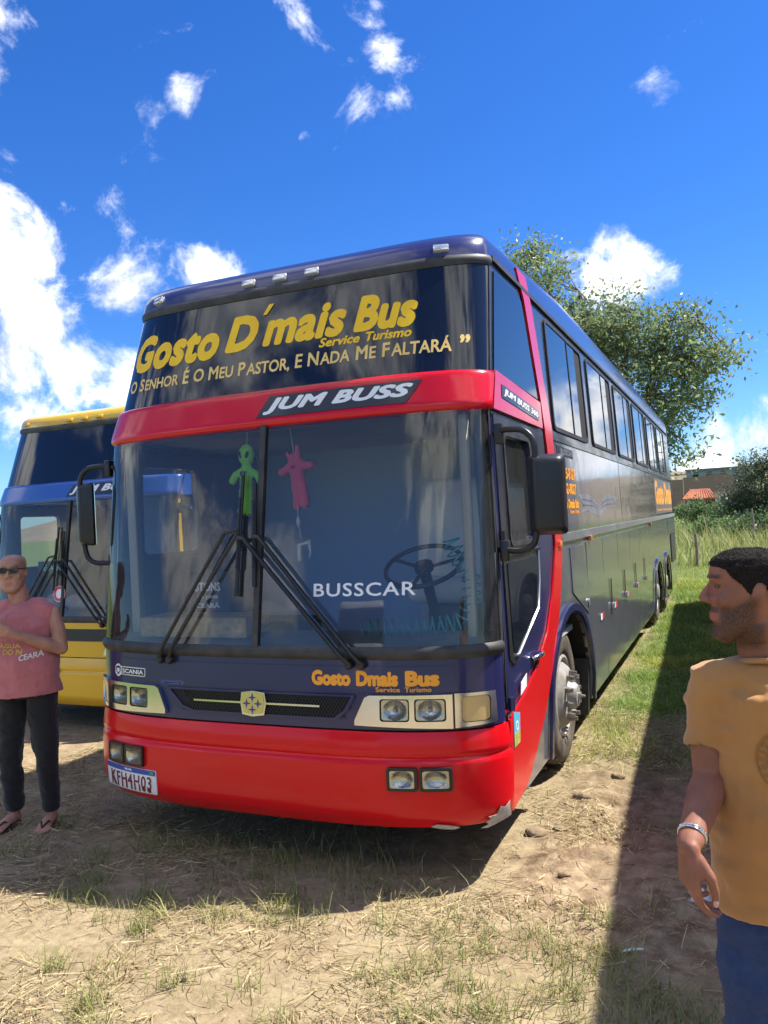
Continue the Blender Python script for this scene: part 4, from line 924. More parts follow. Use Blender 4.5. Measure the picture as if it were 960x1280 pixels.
def soil_material():
    m = bpy.data.materials.new('dry_soil'); m.use_nodes = True; t = m.node_tree; b = t.nodes['Principled BSDF']; N = t.nodes.new; K = t.links.new
    b.inputs['Roughness'].default_value = .95; b.inputs['Specular IOR Level'].default_value = .15
    tc = N('ShaderNodeTexCoord')
    def noise(sc, det=8, ro=.65):
        n = N('ShaderNodeTexNoise'); n.inputs['Scale'].default_value = sc; n.inputs['Detail'].default_value = det; n.inputs['Roughness'].default_value = ro; K(tc.outputs['Object'], n.inputs['Vector']); return n.outputs['Fac']
    def ramp(f, *st):
        r = N('ShaderNodeValToRGB'); e = r.color_ramp.elements
        while len(e) < len(st): e.new(.5)
        for i, (p, c) in enumerate(st): e[i].position = p; e[i].color = tuple(c) + (1,)
        K(f, r.inputs[0]); return r.outputs[0]
    def mixc(f, a, c):
        x = N('ShaderNodeMix'); x.data_type = 'RGBA'; K(f, x.inputs['Factor']); K(a, x.inputs['A']); K(c, x.inputs['B']); return x.outputs['Result']
    sand = ramp(noise(1.4), (.32, (.215, .16, .09)), (.5, (.325, .255, .148)), (.68, (.44, .36, .22)))
    fine = ramp(noise(26, 6), (.36, (.165, .115, .065)), (.52, (.31, .24, .145)), (.66, (.43, .345, .22)))
    f1 = N('ShaderNodeMath'); f1.operation = 'MULTIPLY'; f1.inputs[0].default_value = .5; f1.inputs[1].default_value = 1
    base = N('ShaderNodeMix'); base.data_type = 'RGBA'; base.inputs['Factor'].default_value = .5; K(sand, base.inputs['A']); K(fine, base.inputs['B'])
    soil = ramp(noise(9, 9), (.34, (.14, .095, .055)), (.5, (.27, .195, .12)), (.66, (.42, .33, .21)))
    ar = N('ShaderNodeAttribute'); ar.attribute_name = 'soil'; ag = N('ShaderNodeAttribute'); ag.attribute_name = 'green'
    c1 = mixc(ar.outputs['Fac'], base.outputs['Result'], soil)
    grs = ramp(noise(7, 8), (.34, (.05, .075, .02)), (.55, (.12, .16, .04)), (.7, (.22, .2, .09)))
    c2 = mixc(ag.outputs['Fac'], c1, grs); K(c2, b.inputs['Base Color'])
    bp = N('ShaderNodeBump'); bp.inputs['Strength'].default_value = .8; bp.inputs['Distance'].default_value = .012; K(noise(55, 8, .7), bp.inputs['Height']); K(bp.outputs[0], b.inputs['Normal'])
    return m
soil_a = np.clip(rough_zone(X, Y) * (.62 + 1.1 * (fbm(X * 2.2, Y * 2.2, 50, 4) - .3)) + .42 * sstep(-.9, .3, Y + (fbm(X * 1.5, Y * 1.5, 60, 4) - .47) * 1.4) * (1 - sstep(.9, 1.3, X)) + .3 * sstep(.5, .62, fbm(X * 1.7, Y * 1.7, 63, 4)), 0, 1)
ground = fast_mesh('ground', Vg, Fg, soil_material(), dict(soil=soil_a.ravel(), green=green_amount(X, Y).ravel()), smooth=True); tag(ground, kind='structure')

def blade_material(name, rough=.6, trans=.35):
    m = bpy.data.materials.new(name); m.use_nodes = True; t = m.node_tree; b = t.nodes['Principled BSDF']; N = t.nodes.new; K = t.links.new
    a = N('ShaderNodeAttribute'); a.attribute_name = 'tint'; K(a.outputs['Color'], b.inputs['Base Color']); b.inputs['Roughness'].default_value = rough; b.inputs['Specular IOR Level'].default_value = .3
    tr = N('ShaderNodeBsdfTranslucent'); K(a.outputs['Color'], tr.inputs['Color']); mx = N('ShaderNodeMixShader'); mx.inputs[0].default_value = trans
    o = t.nodes['Material Output']; K(b.outputs[0], mx.inputs[1]); K(tr.outputs[0], mx.inputs[2]); K(mx.outputs[0], o.inputs['Surface']); return m
M_BLADE = blade_material('grass_blade'); M_STRAW = blade_material('dry_straw', .8, .15); M_LEAF = blade_material('tree_leaf', .4, .5)
def blades(name, px, py, h, w, lean, cols, m, label, cat, curve=.5, zoff=0.0, flat=None):
    """px,py positions; each blade: 5 verts, a quad and a tip as two quads with a doubled tip vertex"""
    n = len(px); th = RNG.uniform(0, 2 * np.pi, n); dx, dy = np.cos(th), np.sin(th); sx, sy = -dy, dx
    z0 = ground_z(px, py) + zoff; h = np.broadcast_to(h, n); w = np.broadcast_to(w, n); lean = np.broadcast_to(lean, n)
    if flat is not None:
        V = np.zeros((n, 4, 3)); t1 = RNG.uniform(.0, .03, n) * h / .1; bend = RNG.normal(0, .12, n) * h
        for k, (a, s) in enumerate(((-.5, 1), (-.5, -1), (.5, -1), (.5, 1))):
            V[:, k, 0] = px + dx * h * a + sx * w * s + sx * bend * (a > 0); V[:, k, 1] = py + dy * h * a + sy * w * s + sy * bend * (a > 0)
            V[:, k, 2] = ground_z(V[:, k, 0], V[:, k, 1]) + .005 + RNG.uniform(0, .006, n) + t1 * (a > 0)
        F = np.arange(n * 4).reshape(n, 4); C = np.repeat(cols, 4, 0)
        o = fast_mesh(name, V.reshape(-1, 3), F, m, dict(tint=C)); return tag(o, label, cat, kind='stuff')
    V = np.zeros((n, 6, 3)); mz = .55
    for k, (f, s, ww) in enumerate(((0, 1, 1), (0, -1, 1), (mz, -1, .7), (mz, 1, .7), (1, .01, 1), (1, -.01, 1))):
        out = lean * h * (f ** 1.6); zz = h * f * np.sqrt(np.maximum(.15, 1 - (lean * f * curve) ** 2))
        V[:, k, 0] = px + dx * out + sx * w * s * ww; V[:, k, 1] = py + dy * out + sy * w * s * ww; V[:, k, 2] = z0 + zz
    b = np.arange(n)[:, None] * 6
    F = np.concatenate([b + np.array([0, 1, 2, 3]), b + np.array([3, 2, 5, 4])]); C = np.repeat(cols, 6, 0)
    o = fast_mesh(name, V.reshape(-1, 3), F, m, dict(tint=C)); return tag(o, label, cat, kind='stuff')
def cols_mix(n, *cs):
    c = np.array(cs); k = RNG.dirichlet(np.ones(len(cs)) * .7, n); o = k @ c; o *= RNG.uniform(.7, 1.25, (n, 1)); return np.concatenate([o, np.ones((n, 1))], 1)
def scatter(n, x0, x1, y0, y1, dens):
    x = RNG.uniform(x0, x1, n); y = RNG.uniform(y0, y1, n); k = RNG.uniform(0, 1, n) < dens(x, y); return x[k], y[k]
STRAW = [(.48, .38, .19), (.32, .24, .12), (.62, .53, .31), (.16, .11, .06)]
GREEN = [(.16, .27, .035), (.24, .34, .055), (.09, .16, .03), (.36, .38, .11)]
# straw litter over the trampled ground
x, y = scatter(190000, -3.3, 3.4, -1.9, 6.0, lambda x, y: np.clip(.06 + 3.2 * (fbm(x * 1.9, y * 1.9, 70, 4) - .42), .03, 1) * (1 - .8 * green_amount(x, y)))
n = len(x); blades('straw_litter', x, y, RNG.gamma(2.0, .024, n) + .012, RNG.uniform(.0007, .0020, n), 0, cols_mix(n, *STRAW), M_STRAW, 'dry straw and cut grass stalks littering the bare ground', 'straw', flat=True)
x, y = scatter(16000, -3.3, 3.4, -1.9, 5.0, lambda x, y: np.clip(.1 + 1.6 * (fbm(x * 1.6, y * 1.6, 77, 4) - .42), .02, 1))
n = len(x); blades('dry_grass_stubble', x, y, RNG.gamma(2.5, .014, n) + .01, RNG.uniform(.0008, .0018, n), RNG.uniform(.4, 1.6, n), cols_mix(n, *STRAW), M_STRAW, 'short dry grass stubble sticking up from the soil', 'dry grass')
# green tufts in the foreground
TUFTS = [(.33, -.30, .20, 190), (.10, -.52, .16, 120), (-.17, -.62, .10, 60), (.55, -.42, .14, 60), (1.20, -.60, .20, 130), (1.05, -.75, .15, 90), (1.36, -.42, .14, 90), (1.62, -.30, .18, 150), (1.72, -.62, .2, 170),
         (1.86, -.42, .20, 150), (2.0, -.72, .22, 200), (2.25, -.65, .2, 170), (1.50, -.86, .15, 110), (.25, -1.05, .10, 60), (.08, -1.4, .12, 60), (1.28, -.98, .14, 90), (-.35, -.45, .1, 50), (.15, .05, .28, 130), (.75, -.05, .3, 120), (-.30, .25, .3, 130), (.45, .35, .35, 170), (-.75, .1, .25, 80),
         (1.45, 3.3, .35, 330), (1.60, 2.5, .22, 150), (2.3, 3.0, .4, 260), (2.1, -1.0, .2, 120), (.8, -1.15, .1, 40)]
xs, ys = [], []
TUFTS += [(RNG.uniform(-1.6, 2.4), RNG.uniform(-1.5, .2), RNG.uniform(.06, .2), int(RNG.uniform(25, 80))) for _ in range(46)]
for (a, b, s, k) in TUFTS: xs.append(RNG.normal(a, s * .5, k)); ys.append(RNG.normal(b, s * .4, k))
x = np.concatenate(xs); y = np.concatenate(ys); n = len(x)
blades('green_grass_tufts', x, y, RNG.gamma(4, .013, n) + .012, RNG.uniform(.0015, .0032, n), RNG.uniform(.3, 1.5, n), cols_mix(n, (.20, .25, .06), (.12, .17, .04), (.34, .32, .12), (.42, .36, .17)), M_BLADE, 'small green grass tufts growing through the dry ground', 'grass')
x, y = scatter(1500, -1.6, 1.3, -.4, 1.6, lambda x, y: .25 + .6 * (fbm(x * 2, y * 2, 80, 3) > .45))
n = len(x); blades('long_dry_grass', x, y, RNG.uniform(.05, .17, n), RNG.uniform(.001, .0025, n), RNG.uniform(.7, 1.8, n), cols_mix(n, (.30, .26, .12), (.16, .17, .06), (.38, .31, .17)), M_STRAW, 'longer half dry grass bent over in front of the coach', 'dry grass')
# lawn along the coach and beyond
x, y = scatter(150000, 1.0, 4.6, 2.2, 17, lambda x, y: green_amount(x, y) * np.clip(1.25 - (y - 2) / 16, .45, 1))
n = len(x); f = 1 + .05 * np.maximum(y - 3, 0); blades('lawn_grass', x, y, (RNG.gamma(4, .008, n) + .012) * f * (.45 + 1.3 * sstep(.35, .62, fbm(x * 2.2, y * 2.2, 95, 3))), RNG.uniform(.002, .0035, n) * f, RNG.uniform(.4, 1.7, n), cols_mix(n, *GREEN) * np.concatenate([np.stack([1.0 + .8 * sstep(.4, .65, fbm(x * 1.3, y * 1.3, 97, 3)), 1.08 + .35 * sstep(.4, .65, fbm(x * 1.3, y * 1.3, 97, 3)), 1.0 + .3 * sstep(.4, .65, fbm(x * 1.3, y * 1.3, 97, 3))], 1), np.ones((n, 1))], 1), M_BLADE, 'bright green lawn grass growing along the coach', 'grass')
x, y = scatter(26000, -16, 18, 14, 24, lambda x, y: np.clip(1.1 - np.abs(x - 2.5) / 14, .15, 1))
n = len(x); blades('rough_grass', x, y, RNG.gamma(4, .022, n) + .03, RNG.uniform(.004, .008, n), RNG.uniform(.2, 1.2, n), cols_mix(n, (.24, .32, .05), (.34, .38, .09), (.40, .38, .14)), M_BLADE, 'rough sunlit grass behind the coach', 'grass')
x, y = scatter(30000, -9, 16, 21, 60, lambda x, y: np.clip(.2 + 1.6 * (fbm(x * .35, y * .35, 90, 4) - .3), 0, 1))
n = len(x); blades('tall_weeds', x, y, RNG.gamma(5, .09, n) + .12, RNG.uniform(.012, .024, n), RNG.uniform(.1, .9, n), cols_mix(n, (.30, .34, .09), (.42, .39, .15), (.18, .25, .06), (.36, .32, .15)), M_BLADE, 'tall yellow green weeds filling the field behind the coach', 'weeds')

# ------------------------------------------------------------------ trees and shrubs
def leaf_cloud(C, R, per, size, rng, flat=.5):
    """C (n,3) tips, leaves spread round each tip; returns V,F"""
    k = len(C); n = k * per; base = np.repeat(C, per, 0) + rng.normal(0, 1, (n, 3)) * np.repeat(R, per)[:, None] * np.array([.5, .5, .38])
    a = rng.normal(0, 1, (n, 3)); a /= np.linalg.norm(a, axis=1)[:, None]; b = rng.normal(0, 1, (n, 3)); b[:, 2] *= flat; b -= a * (a * b).sum(1)[:, None]; b /= np.linalg.norm(b, axis=1)[:, None]
    s = size * rng.uniform(.55, 1.3, n)[:, None]
    V = np.stack([base - a * s, base + b * s * .42 + a * s * .1, base + a * s, base - b * s * .42 + a * s * .1], 1)
    return V.reshape(-1, 3), np.arange(n * 4).reshape(n, 4), n
M_BARK = mat('bark', (.11, .085, .06), .9, noise=(8, (.2, .17, .13), .8), bump=(25, .8, .03))
def make_tree(name, loc, label, trunk_h, lobes, tips, per, lsize, lcols, seed, r0=.2, group=None, cat='tree', clump=.55):
    """lobes: list of (centre xyz, radii xyz, weight) in local space"""
    rng = np.random.default_rng(seed); T = empty(name, loc); tag(T, label, cat, group)
    W_ = np.array([l[2] for l in lobes]); W_ = W_ / W_.sum(); C = []
    while len(C) < tips:
        l = lobes[rng.choice(len(lobes), p=W_)]; p = rng.normal(0, 1, 3); p /= np.linalg.norm(p); p *= rng.uniform(.25, 1) ** .55
        q = np.array(l[0]) + p * np.array(l[1])
        C.append(q)
    C = np.array(C); parts = []
    top = np.array([lobes[0][0][0] * .25, lobes[0][0][1] * .25, trunk_h])
    tk = [(0, 0, -.1), (top[0] * .2, top[1] * .2, trunk_h * .3), (top[0] * .6, top[1] * .6, trunk_h * .7), tuple(top)]
    parts.append(tube_geo(tk, [r0 * 1.25, r0, r0 * .85, r0 * .7], 9))
    # main limbs to lobe centres, then twigs
    nodes = [top]
    for l in lobes:
        for k in range(3):
            e = np.array(l[0]) + rng.normal(0, .35, 3) * np.array(l[1]); m1 = top * .55 + e * .45 + rng.normal(0, .15, 3) + np.array([0, 0, -.1])
            parts.append(tube_geo([tuple(top - [0, 0, .2]), tuple(m1), tuple(e)], [r0 * .5, r0 * .3, r0 * .12], 6)); nodes += [m1, e, (m1 + e) / 2]
    nodes = np.array(nodes)
    for c in C:
        d = np.linalg.norm(nodes - c, axis=1); a = nodes[np.argmin(d)]; mid = (a + c) / 2 + rng.normal(0, .1, 3)
        parts.append(tube_geo([tuple(a), tuple(mid), tuple(c)], [r0 * .11, r0 * .07, r0 * .03], 4))
    V, F = join_geo(parts); mesh_obj('trunk', V, F, M_BARK, T, smooth=True)
    R = rng.uniform(.6, 1.2, len(C)) * clump
    V, F, n = leaf_cloud(C, R, per, lsize, rng)
    c = np.array(lcols); kk = np.repeat(rng.dirichlet(np.ones(len(c)) * .8, len(C)), per, 0) @ c; kk = kk * rng.uniform(.7, 1.3, (n, 1))
    fast_mesh('crown', V, F, M_LEAF, dict(tint=np.repeat(np.concatenate([kk, np.ones((n, 1))], 1), 4, 0)), parent=T)
    return T
LEAFC = [(.18, .26, .12), (.26, .33, .15), (.33, .37, .17), (.12, .17, .085)]
make_tree('shade_tree', (-.6, 22.0, 0), 'large airy green tree rising behind the coach roof', 3.6,
          [((.6, 0, 5.4), (2.1, 1.8, 2.2), 1.5), ((-1.6, -.5, 6.6), (1.5, 1.4, 2.0), .9), ((-2.5, -.8, 9.0), (1.3, 1.2, 1.1), .55), ((1.8, .3, 6.2), (1.6, 1.3, 1.2), .8), ((.9, 0, 3.4), (1.4, 1.2, 1.1), .4), ((-3.9, 0, 7.4), (1.6, 1.4, 1.8), .6), ((-.5, -.2, 7.3), (1.7, 1.4, 1.3), .8), ((1.2, 0, 7.2), (1.6, 1.3, .7), .4)], 470, 62, .085, LEAFC, 3, .22, clump=.72)
make_tree('bare_branched_tree', (3.7, 47.0, 0), 'dark thin-leaved tree with pale bare branches at the right edge', 1.6,
          [((.3, 0, 2.6), (2.2, 1.8, 1.7), 1.4), ((-.6, 0, 1.6), (1.9, 1.4, 1.2), .9), ((.8, 0, 4.2), (1.6, 1.2, 1.2), .45)], 120, 70, .11, [(.06, .10, .05), (.11, .15, .08), (.16, .16, .10)], 8, .2, clump=.6)
make_tree('round_shrub', (.4, 62, -.2), 'dark green shrub beside the small red house', .6, [((0, 0, 1.1), (2.6, 1.6, 1.2), 1)], 60, 60, .14, [(.08, .14, .05), (.15, .21, .08)], 12, .12, cat='shrub', clump=.6)
make_tree('round_shrub', (-2.2, 36, -.2), 'low leafy green shrub just beyond the rear of the coach', .4, [((0, 0, .6), (1.6, 1.2, .8), 1)], 50, 60, .09, [(.17, .28, .06), (.26, .36, .10)], 13, .08, cat='shrub', clump=.4)
make_tree('round_shrub', (4.2, 40, -.2), 'dark bramble shrub under the bare branched tree', .4, [((0, 0, .7), (2.4, 1.2, .8), 1)], 55, 60, .10, [(.08, .14, .05), (.13, .18, .08)], 14, .08, cat='shrub', clump=.5)
make_tree('round_shrub', (1.6, 44, -.2), 'mid green bramble shrub in front of the blue tarpaulin', .4, [((0, 0, .6), (1.8, 1.2, .7), 1)], 45, 60, .10, [(.12, .2, .06), (.2, .28, .1)], 15, .08, cat='shrub', clump=.45)
# fence posts of the field
M_POST = mat('weathered_post', (.16, .13, .10), .9, noise=(14, (.28, .24, .2), .8), bump=(40, .5, .01))
for i, (px, py, h, lb) in enumerate(((1.36, 22.0, .98, 'short grey fence post standing in the weeds nearest the coach'), (3.15, 34.0, 1.55, 'dark fence post standing in front of the bare branched tree'), (1.2, 38.5, 1.2, 'thin pale fence post far back in the weeds'))):
    tag(tube_obj('fence_post', [(px, py, -.1), (px + .02, py, h * .5), (px - .01, py, h)], [.05, .047, .04] if i < 2 else [.03, .03, .028], M_POST, None, 8), lb, 'post', 'fence posts in the field')

# ------------------------------------------------------------------ houses and hillside far behind
M_TILE = mat('clay_roof_tile', (.50, .17, .08), .85, noise=(1.2, (.34, .11, .06), .8)); M_BRICK = mat('bare_red_brick', (.24, .085, .055), .9, noise=(2.0, (.15, .06, .045), .8)); M_PLAST = mat('old_white_plaster', (.62, .60, .55), .9, noise=(.8, (.42, .40, .36), .8)); M_CONC = mat('grey_concrete', (.32, .30, .27), .9, noise=(.5, (.22, .20, .17), .8))
hs = empty('small_house', (-2.9, 146.5, -.5)); tag(hs, 'small red brick house with an orange tiled roof far behind the field', 'house')
wall_ = box_obj('wall', -2.2, 2.4, -2, 2.2, 0, 3.4, M_BRICK, hs); 
for x0, x1 in ((-1.7, -.9), (1.0, 1.9)):
    w_ = box_obj('window', x0, x1, -2.05, -1.99, 1.6, 2.7, M_DARK, hs); box_obj('sill', x0 - .1, x1 + .1, -2.12, -2.051, 1.5, 1.59, M_CONC, w_)
box_obj('door', -.3, .6, -2.05, -1.99, 0.02, 2.1, mat('dark_wood', (.06, .035, .025), .8), hs)
V = [(-2.7, -2.6, 3.3), (2.7, -2.6, 3.3), (2.7, 2.6, 3.3), (-2.7, 2.6, 3.3), (-1.4, 0, 4.9), (1.6, 0, 4.9), (-2.7, -2.6, 3.15), (2.7, -2.6, 3.15), (2.7, 2.6, 3.15), (-2.7, 2.6, 3.15)]
rf = mesh_obj('roof', V, [(0, 1, 5, 4), (1, 2, 5), (2, 3, 4, 5), (3, 0, 4), (0, 6, 7, 1), (1, 7, 8, 2), (2, 8, 9, 3), (3, 9, 6, 0), (6, 9, 8, 7)], M_TILE, hs)
for i in range(13):       # rows of cover tiles down the front slope
    u = i / 12; tube_obj('tile_row', [(-2.6 + 5.2 * u, -2.66, 3.31), (-1.35 + 2.9 * u, -.06, 4.9)], .11, M_TILE, rf, 6)
h2 = empty('outbuilding', (.9, 149, -.5)); tag(h2, 'white plastered outbuilding between the red house and the dark trees', 'building')
box_obj('wall', -1.3, 1.2, -1.6, 1.6, 0, 4.2, M_PLAST, h2); box_obj('roof', -1.5, 1.4, -1.8, 1.8, 4.2, 4.4, M_CONC, h2); box_obj('window', -.4, .4, -1.66, -1.59, 1.8, 2.8, M_DARK, h2)
h3 = empty('outbuilding', (-6.4, 140, -.5)); tag(h3, 'low pale shed seen just past the rear corner of the coach', 'building')
box_obj('wall', -1.6, 1.6, -1.6, 1.6, 0, 2.2, M_PLAST, h3); box_obj('roof', -1.9, 1.9, -1.9, 1.9, 2.2, 2.4, M_TILE, h3); box_obj('door', -.4, .4, -1.66, -1.59, .02, 1.8, M_DARK, h3)
tp = empty('tarpaulin_shelter', (3.6, 92, -.3)); tag(tp, 'bright blue tarpaulin shelter under the dark tree', 'shelter')
V = []; F = []
for i in range(9):
    for j in range(7):
        V.append((-1.9 + 3.8 * i / 8, -1.4 + 2.8 * j / 6, 2.05 + .35 * math.sin(i * .8) * .3 - .25 * abs(j - 3) / 3 - .1 * math.sin(i * 1.7 + j)))
for i in range(8):
    for j in range(6): a = i * 7 + j; F.append((a, a + 1, a + 8, a + 7))
for i in range(9): V.append((-1.9 + 3.8 * i / 8, -1.5 - .1 * math.sin(i * 2), .4))
for i in range(8): F.append((i * 7, 63 + i, 64 + i, (i + 1) * 7))
mesh_obj('sheet', V, F, mat('blue_tarpaulin', (.015, .035, .26), .45), tp, smooth=True)
for x0 in (-1.85, 1.85):
    for y0 in (-1.3, 1.3): tube_obj('pole', [(x0, y0, 0), (x0, y0, 1.85)], .05, M_POST, tp, 6)
# hillside with retaining wall
hx = np.linspace(-260, 260, 90); hy = np.linspace(175, 520, 40); HX, HY = np.meshgrid(hx, hy)
HZ = -2 + 17 * sstep(185, 330, HY + (fbm(HX * .02, HY * .02, 5, 4) - .45) * 60) * (.65 + .7 * fbm(HX * .012, HY * .012, 15, 4)) + fbm(HX * .15, HY * .15, 6, 3) * 1.2
ii = np.arange(HX.size).reshape(HX.shape); Fh = np.stack([ii[:-1, :-1].ravel(), ii[:-1, 1:].ravel(), ii[1:, 1:].ravel(), ii[1:, :-1].ravel()], 1)
hill = fast_mesh('hillside', np.stack([HX.ravel(), HY.ravel(), HZ.ravel()], 1), Fh, mat('scrubby_hillside', (.12, .12, .06), .95, noise=(.09, (.22, .16, .10), .8)), smooth=True); tag(hill, kind='structure')
rw_ = empty('retaining_wall', (-5, 205, 0)); tag(rw_, 'long weathered reddish wall on the hillside behind the houses', 'wall')
M_STAINW = mat('stained_wall', (.32, .17, .14), .95, noise=(.22, (.20, .18, .12), .9)); M_GREENW = mat('faded_green_wall', (.16, .27, .25), .9, noise=(.3, (.22, .3, .3), .8))
for i in range(6): box_obj('wall_panel', -20 + i * 5.5 + .05, -20 + (i + 1) * 5.5 - .05, -.3, .3, -1, 8.4 + .5 * math.sin(i * 2.1), M_STAINW if i not in (1,) else M_CONC, rw_)
for i in range(5): box_obj('coping', -20 + i * 6.5 + .05, -20 + (i + 1) * 6.5 - .05, -.45, .45, 9.0, 9.25, M_CONC, rw_)
gw = empty('long_shed', (-2, 214, 0)); tag(gw, 'long faded green shed along the top of the reddish wall', 'building')
box_obj('wall', -6, 9, -2, 2, 0, 10.3, M_GREENW, gw); box_obj('roof', -6.4, 9.4, -2.4, 2.4, 10.3, 10.6, M_CONC, gw)
for k in range(4): box_obj('window', -4.5 + k * 3.2, -3.3 + k * 3.2, -2.06, -1.99, 8.6, 9.7, M_DARK, gw)
pc = empty('distant_car', (2.5, 105, .2)); tag(pc, 'small white car parked far off beyond the weeds', 'car')
def car_body(parent, m):
    st = [(-2.0, .45, .70, .70), (-1.9, .42, .82, .82), (-1.1, .40, .92, .92), (-.75, .40, .95, 1.02), (-.1, .40, .96, 1.42), (.9, .40, .96, 1.45), (1.6, .42, .95, 1.05), (1.95, .45, .85, .90), (2.02, .5, .75, .75)]
    V = []; F = []
    for (x, zb, zm, zt) in st:
        V += [(x, -.82, zb), (x, -.85, (zb + zm) / 2), (x, -.80, zm), (x, -.58, zt), (x, .58, zt), (x, .80, zm), (x, .85, (zb + zm) / 2), (x, .82, zb)]
    for i in range(len(st) - 1):
        for j in range(7): a = i * 8 + j; F.append((a, a + 8, a + 9, a + 1))
    F += [tuple(range(8)), tuple(range((len(st) - 1) * 8 + 7, (len(st) - 1) * 8 - 1, -1))]
    mesh_obj('body', V, F, m, parent, auto=30)
    for s in (-1, 1):
        mesh_obj('side_glass', [(-.55, s * .80, 1.0), (-.05, s * .625, 1.36), (.85, s * .625, 1.38), (1.35, s * .80, 1.02)], [(0, 1, 2, 3)], M_TINT, parent)
        for x in (-1.3, 1.25):
            V, F = lathe_geo([(-.1, .001), (-.1, .31), (.1, .31), (.1, .18), (.08, .001)], 18, 'y', (x, s * .80, .31)); mesh_obj('wheel', V, F, M_TYRE, parent, auto=40)
    mesh_obj('windscreen', [(-.72, -.66, 1.03), (-.72, .66, 1.03), (-.13, .55, 1.42), (-.13, -.55, 1.42)], [(0, 1, 2, 3)], M_TINT, parent)
car_body(pc, paint('white_car_paint', (.7, .7, .7)))
# ------------------------------------------------------------------ people
from mathutils.bvhtree import BVHTree
from mathutils import noise as mnoise
HZ_ = [-.124, -.114, -.097, -.077, -.055, -.035, -.015, .01, .03, .05, .075, .095, .110, .118]
HF_ = [-.062, -.086, -.092, -.085, -.089, -.088, -.089, -.087, -.083, -.093, -.090, -.076, -.048, -.018]
HB_ = [-.045, -.036, -.012, .018, .048, .072, .085, .095, .10, .102, .10, .088, .062, .025]
HW_ = [.016, .034, .047, .056, .062, .066, .070, .073, .074, .075, .075, .067, .047, .018]
def head_pt(z, ph, grow=0.0):
    f = np.interp(z, HZ_, HF_); b = np.interp(z, HZ_, HB_); w = np.interp(z, HZ_, HW_); m = (f + b) / 2; h = (b - f) / 2
    c, s = math.cos(ph), math.sin(ph)
    return Vector(((w + grow) * math.copysign(abs(s) ** .9, s), m - (h + grow) * math.copysign(abs(c) ** .9, c), z + grow * .6 * max(0, (z - .03) / .09)))
def head_parts(sc=1.0, chub=0.0):
    n = 28; V = []; F = []; zs = np.linspace(HZ_[0], HZ_[-1], 30)
    for z in zs:
        for j in range(n): V.append(head_pt(z, 2 * math.pi * j / n, chub * max(0, 1 - abs(z + .06) / .08)))
    k = len(zs)
    for i in range(k - 1):
        for j in range(n): F.append((i * n + j, i * n + (j + 1) % n, (i + 1) * n + (j + 1) % n, (i + 1) * n + j))
    F.append(tuple(range(n - 1, -1, -1))); F.append(tuple((k - 1) * n + j for j in range(n)))
    P = [(V, F)]
    P.append(limb([(0, -.086, .038), (0, -.100, .014), (0, -.110, -.004)], [.007, .009, .0115], 10))
    P.append(ell((0, -.110, -.007), (.012, .011, .010)))
    for s in (-1, 1):
        P.append(ell((s * .014, -.099, -.011), (.009, .012, .009)))
        P.append(ell((s * .028, -.083, .046), (.024, .011, .007), Matrix.Rotation(s * .35, 3, 'Z')))
        P.append(ell((s * .031, -.074, .027), (.017, .011, .010)))
        P.append(ell((s * .043, -.062, -.010), (.024, .020, .022)))
        P.append(ell((s * .0755, .010, .008), (.010, .017, .030), Matrix.Rotation(s * -.35, 3, 'Z') @ Matrix.Rotation(-.15, 3, 'X')))
        P.append(ell((s * .080, .014, .014), (.006, .015, .022), Matrix.Rotation(s * -.5, 3, 'Z')))
    P.append(ell((0, -.089, -.047), (.024, .009, .0065))); P.append(ell((0, -.087, -.060), (.020, .010, .0075))); P.append(ell((0, -.080, -.098), (.022, .014, .016)))
    return [([Vector(v) * sc for v in V], F) for V, F in P]
def xform(parts, M): return [([M @ Vector(v) for v in V], F) for V, F in parts]
def hand_parts(W, d, n, p, sc=1.0, curl=1.0):
    """W wrist, d towards the fingers, n towards the thumb side, p the palm's side"""
    W, d, n, p = Vector(W), Vector(d).normalized(), Vector(n), Vector(p)
    n = (n - d * n.dot(d)).normalized(); p = (p - d * p.dot(d) - n * p.dot(n)).normalized(); P = []
    K = W + d * .088 * sc
    for i in range(5):      # palm as overlapping rays
        o = n * (.034 - .017 * i) * sc; P.append(limb([W + o * .55 + d * .0 * sc, W + o * .85 + d * .045 * sc, K + o], [.017 * sc, .0165 * sc, .0135 * sc], 10))
    Ls = [.85, 1.0, .95, .75]
    for i in range(4):
        b = K + n * (.031 - .0205 * i) * sc; l = Ls[i] * sc; c = curl * (1 + .12 * i)
        d1 = (d * math.cos(.45 * c) + p * math.sin(.45 * c)); d2 = (d * math.cos(1.15 * c) + p * math.sin(1.15 * c)); d3 = (d * math.cos(1.6 * c) + p * math.sin(1.6 * c))
        a1 = b + d1 * .046 * l; a2 = a1 + d2 * .029 * l; a3 = a2 + d3 * .021 * l
        P.append(limb([b - d * .012, a1, a2, a3], [.0098 * sc, .0090 * sc, .0083 * sc, .0068 * sc], 10))
    t0 = W + d * .022 * sc + n * .026 * sc + p * .010 * sc; t1 = t0 + (d * .75 + n * .35 + p * .45).normalized() * .045 * sc; t2 = t1 + (d * .97 + p * .25).normalized() * .034 * sc; t3 = t2 + (d * .98 + p * .05).normalized() * .024 * sc
    P.append(limb([t0, t1, t2, t3], [.0155 * sc, .0125 * sc, .0105 * sc, .0085 * sc], 10))
    return P, t3
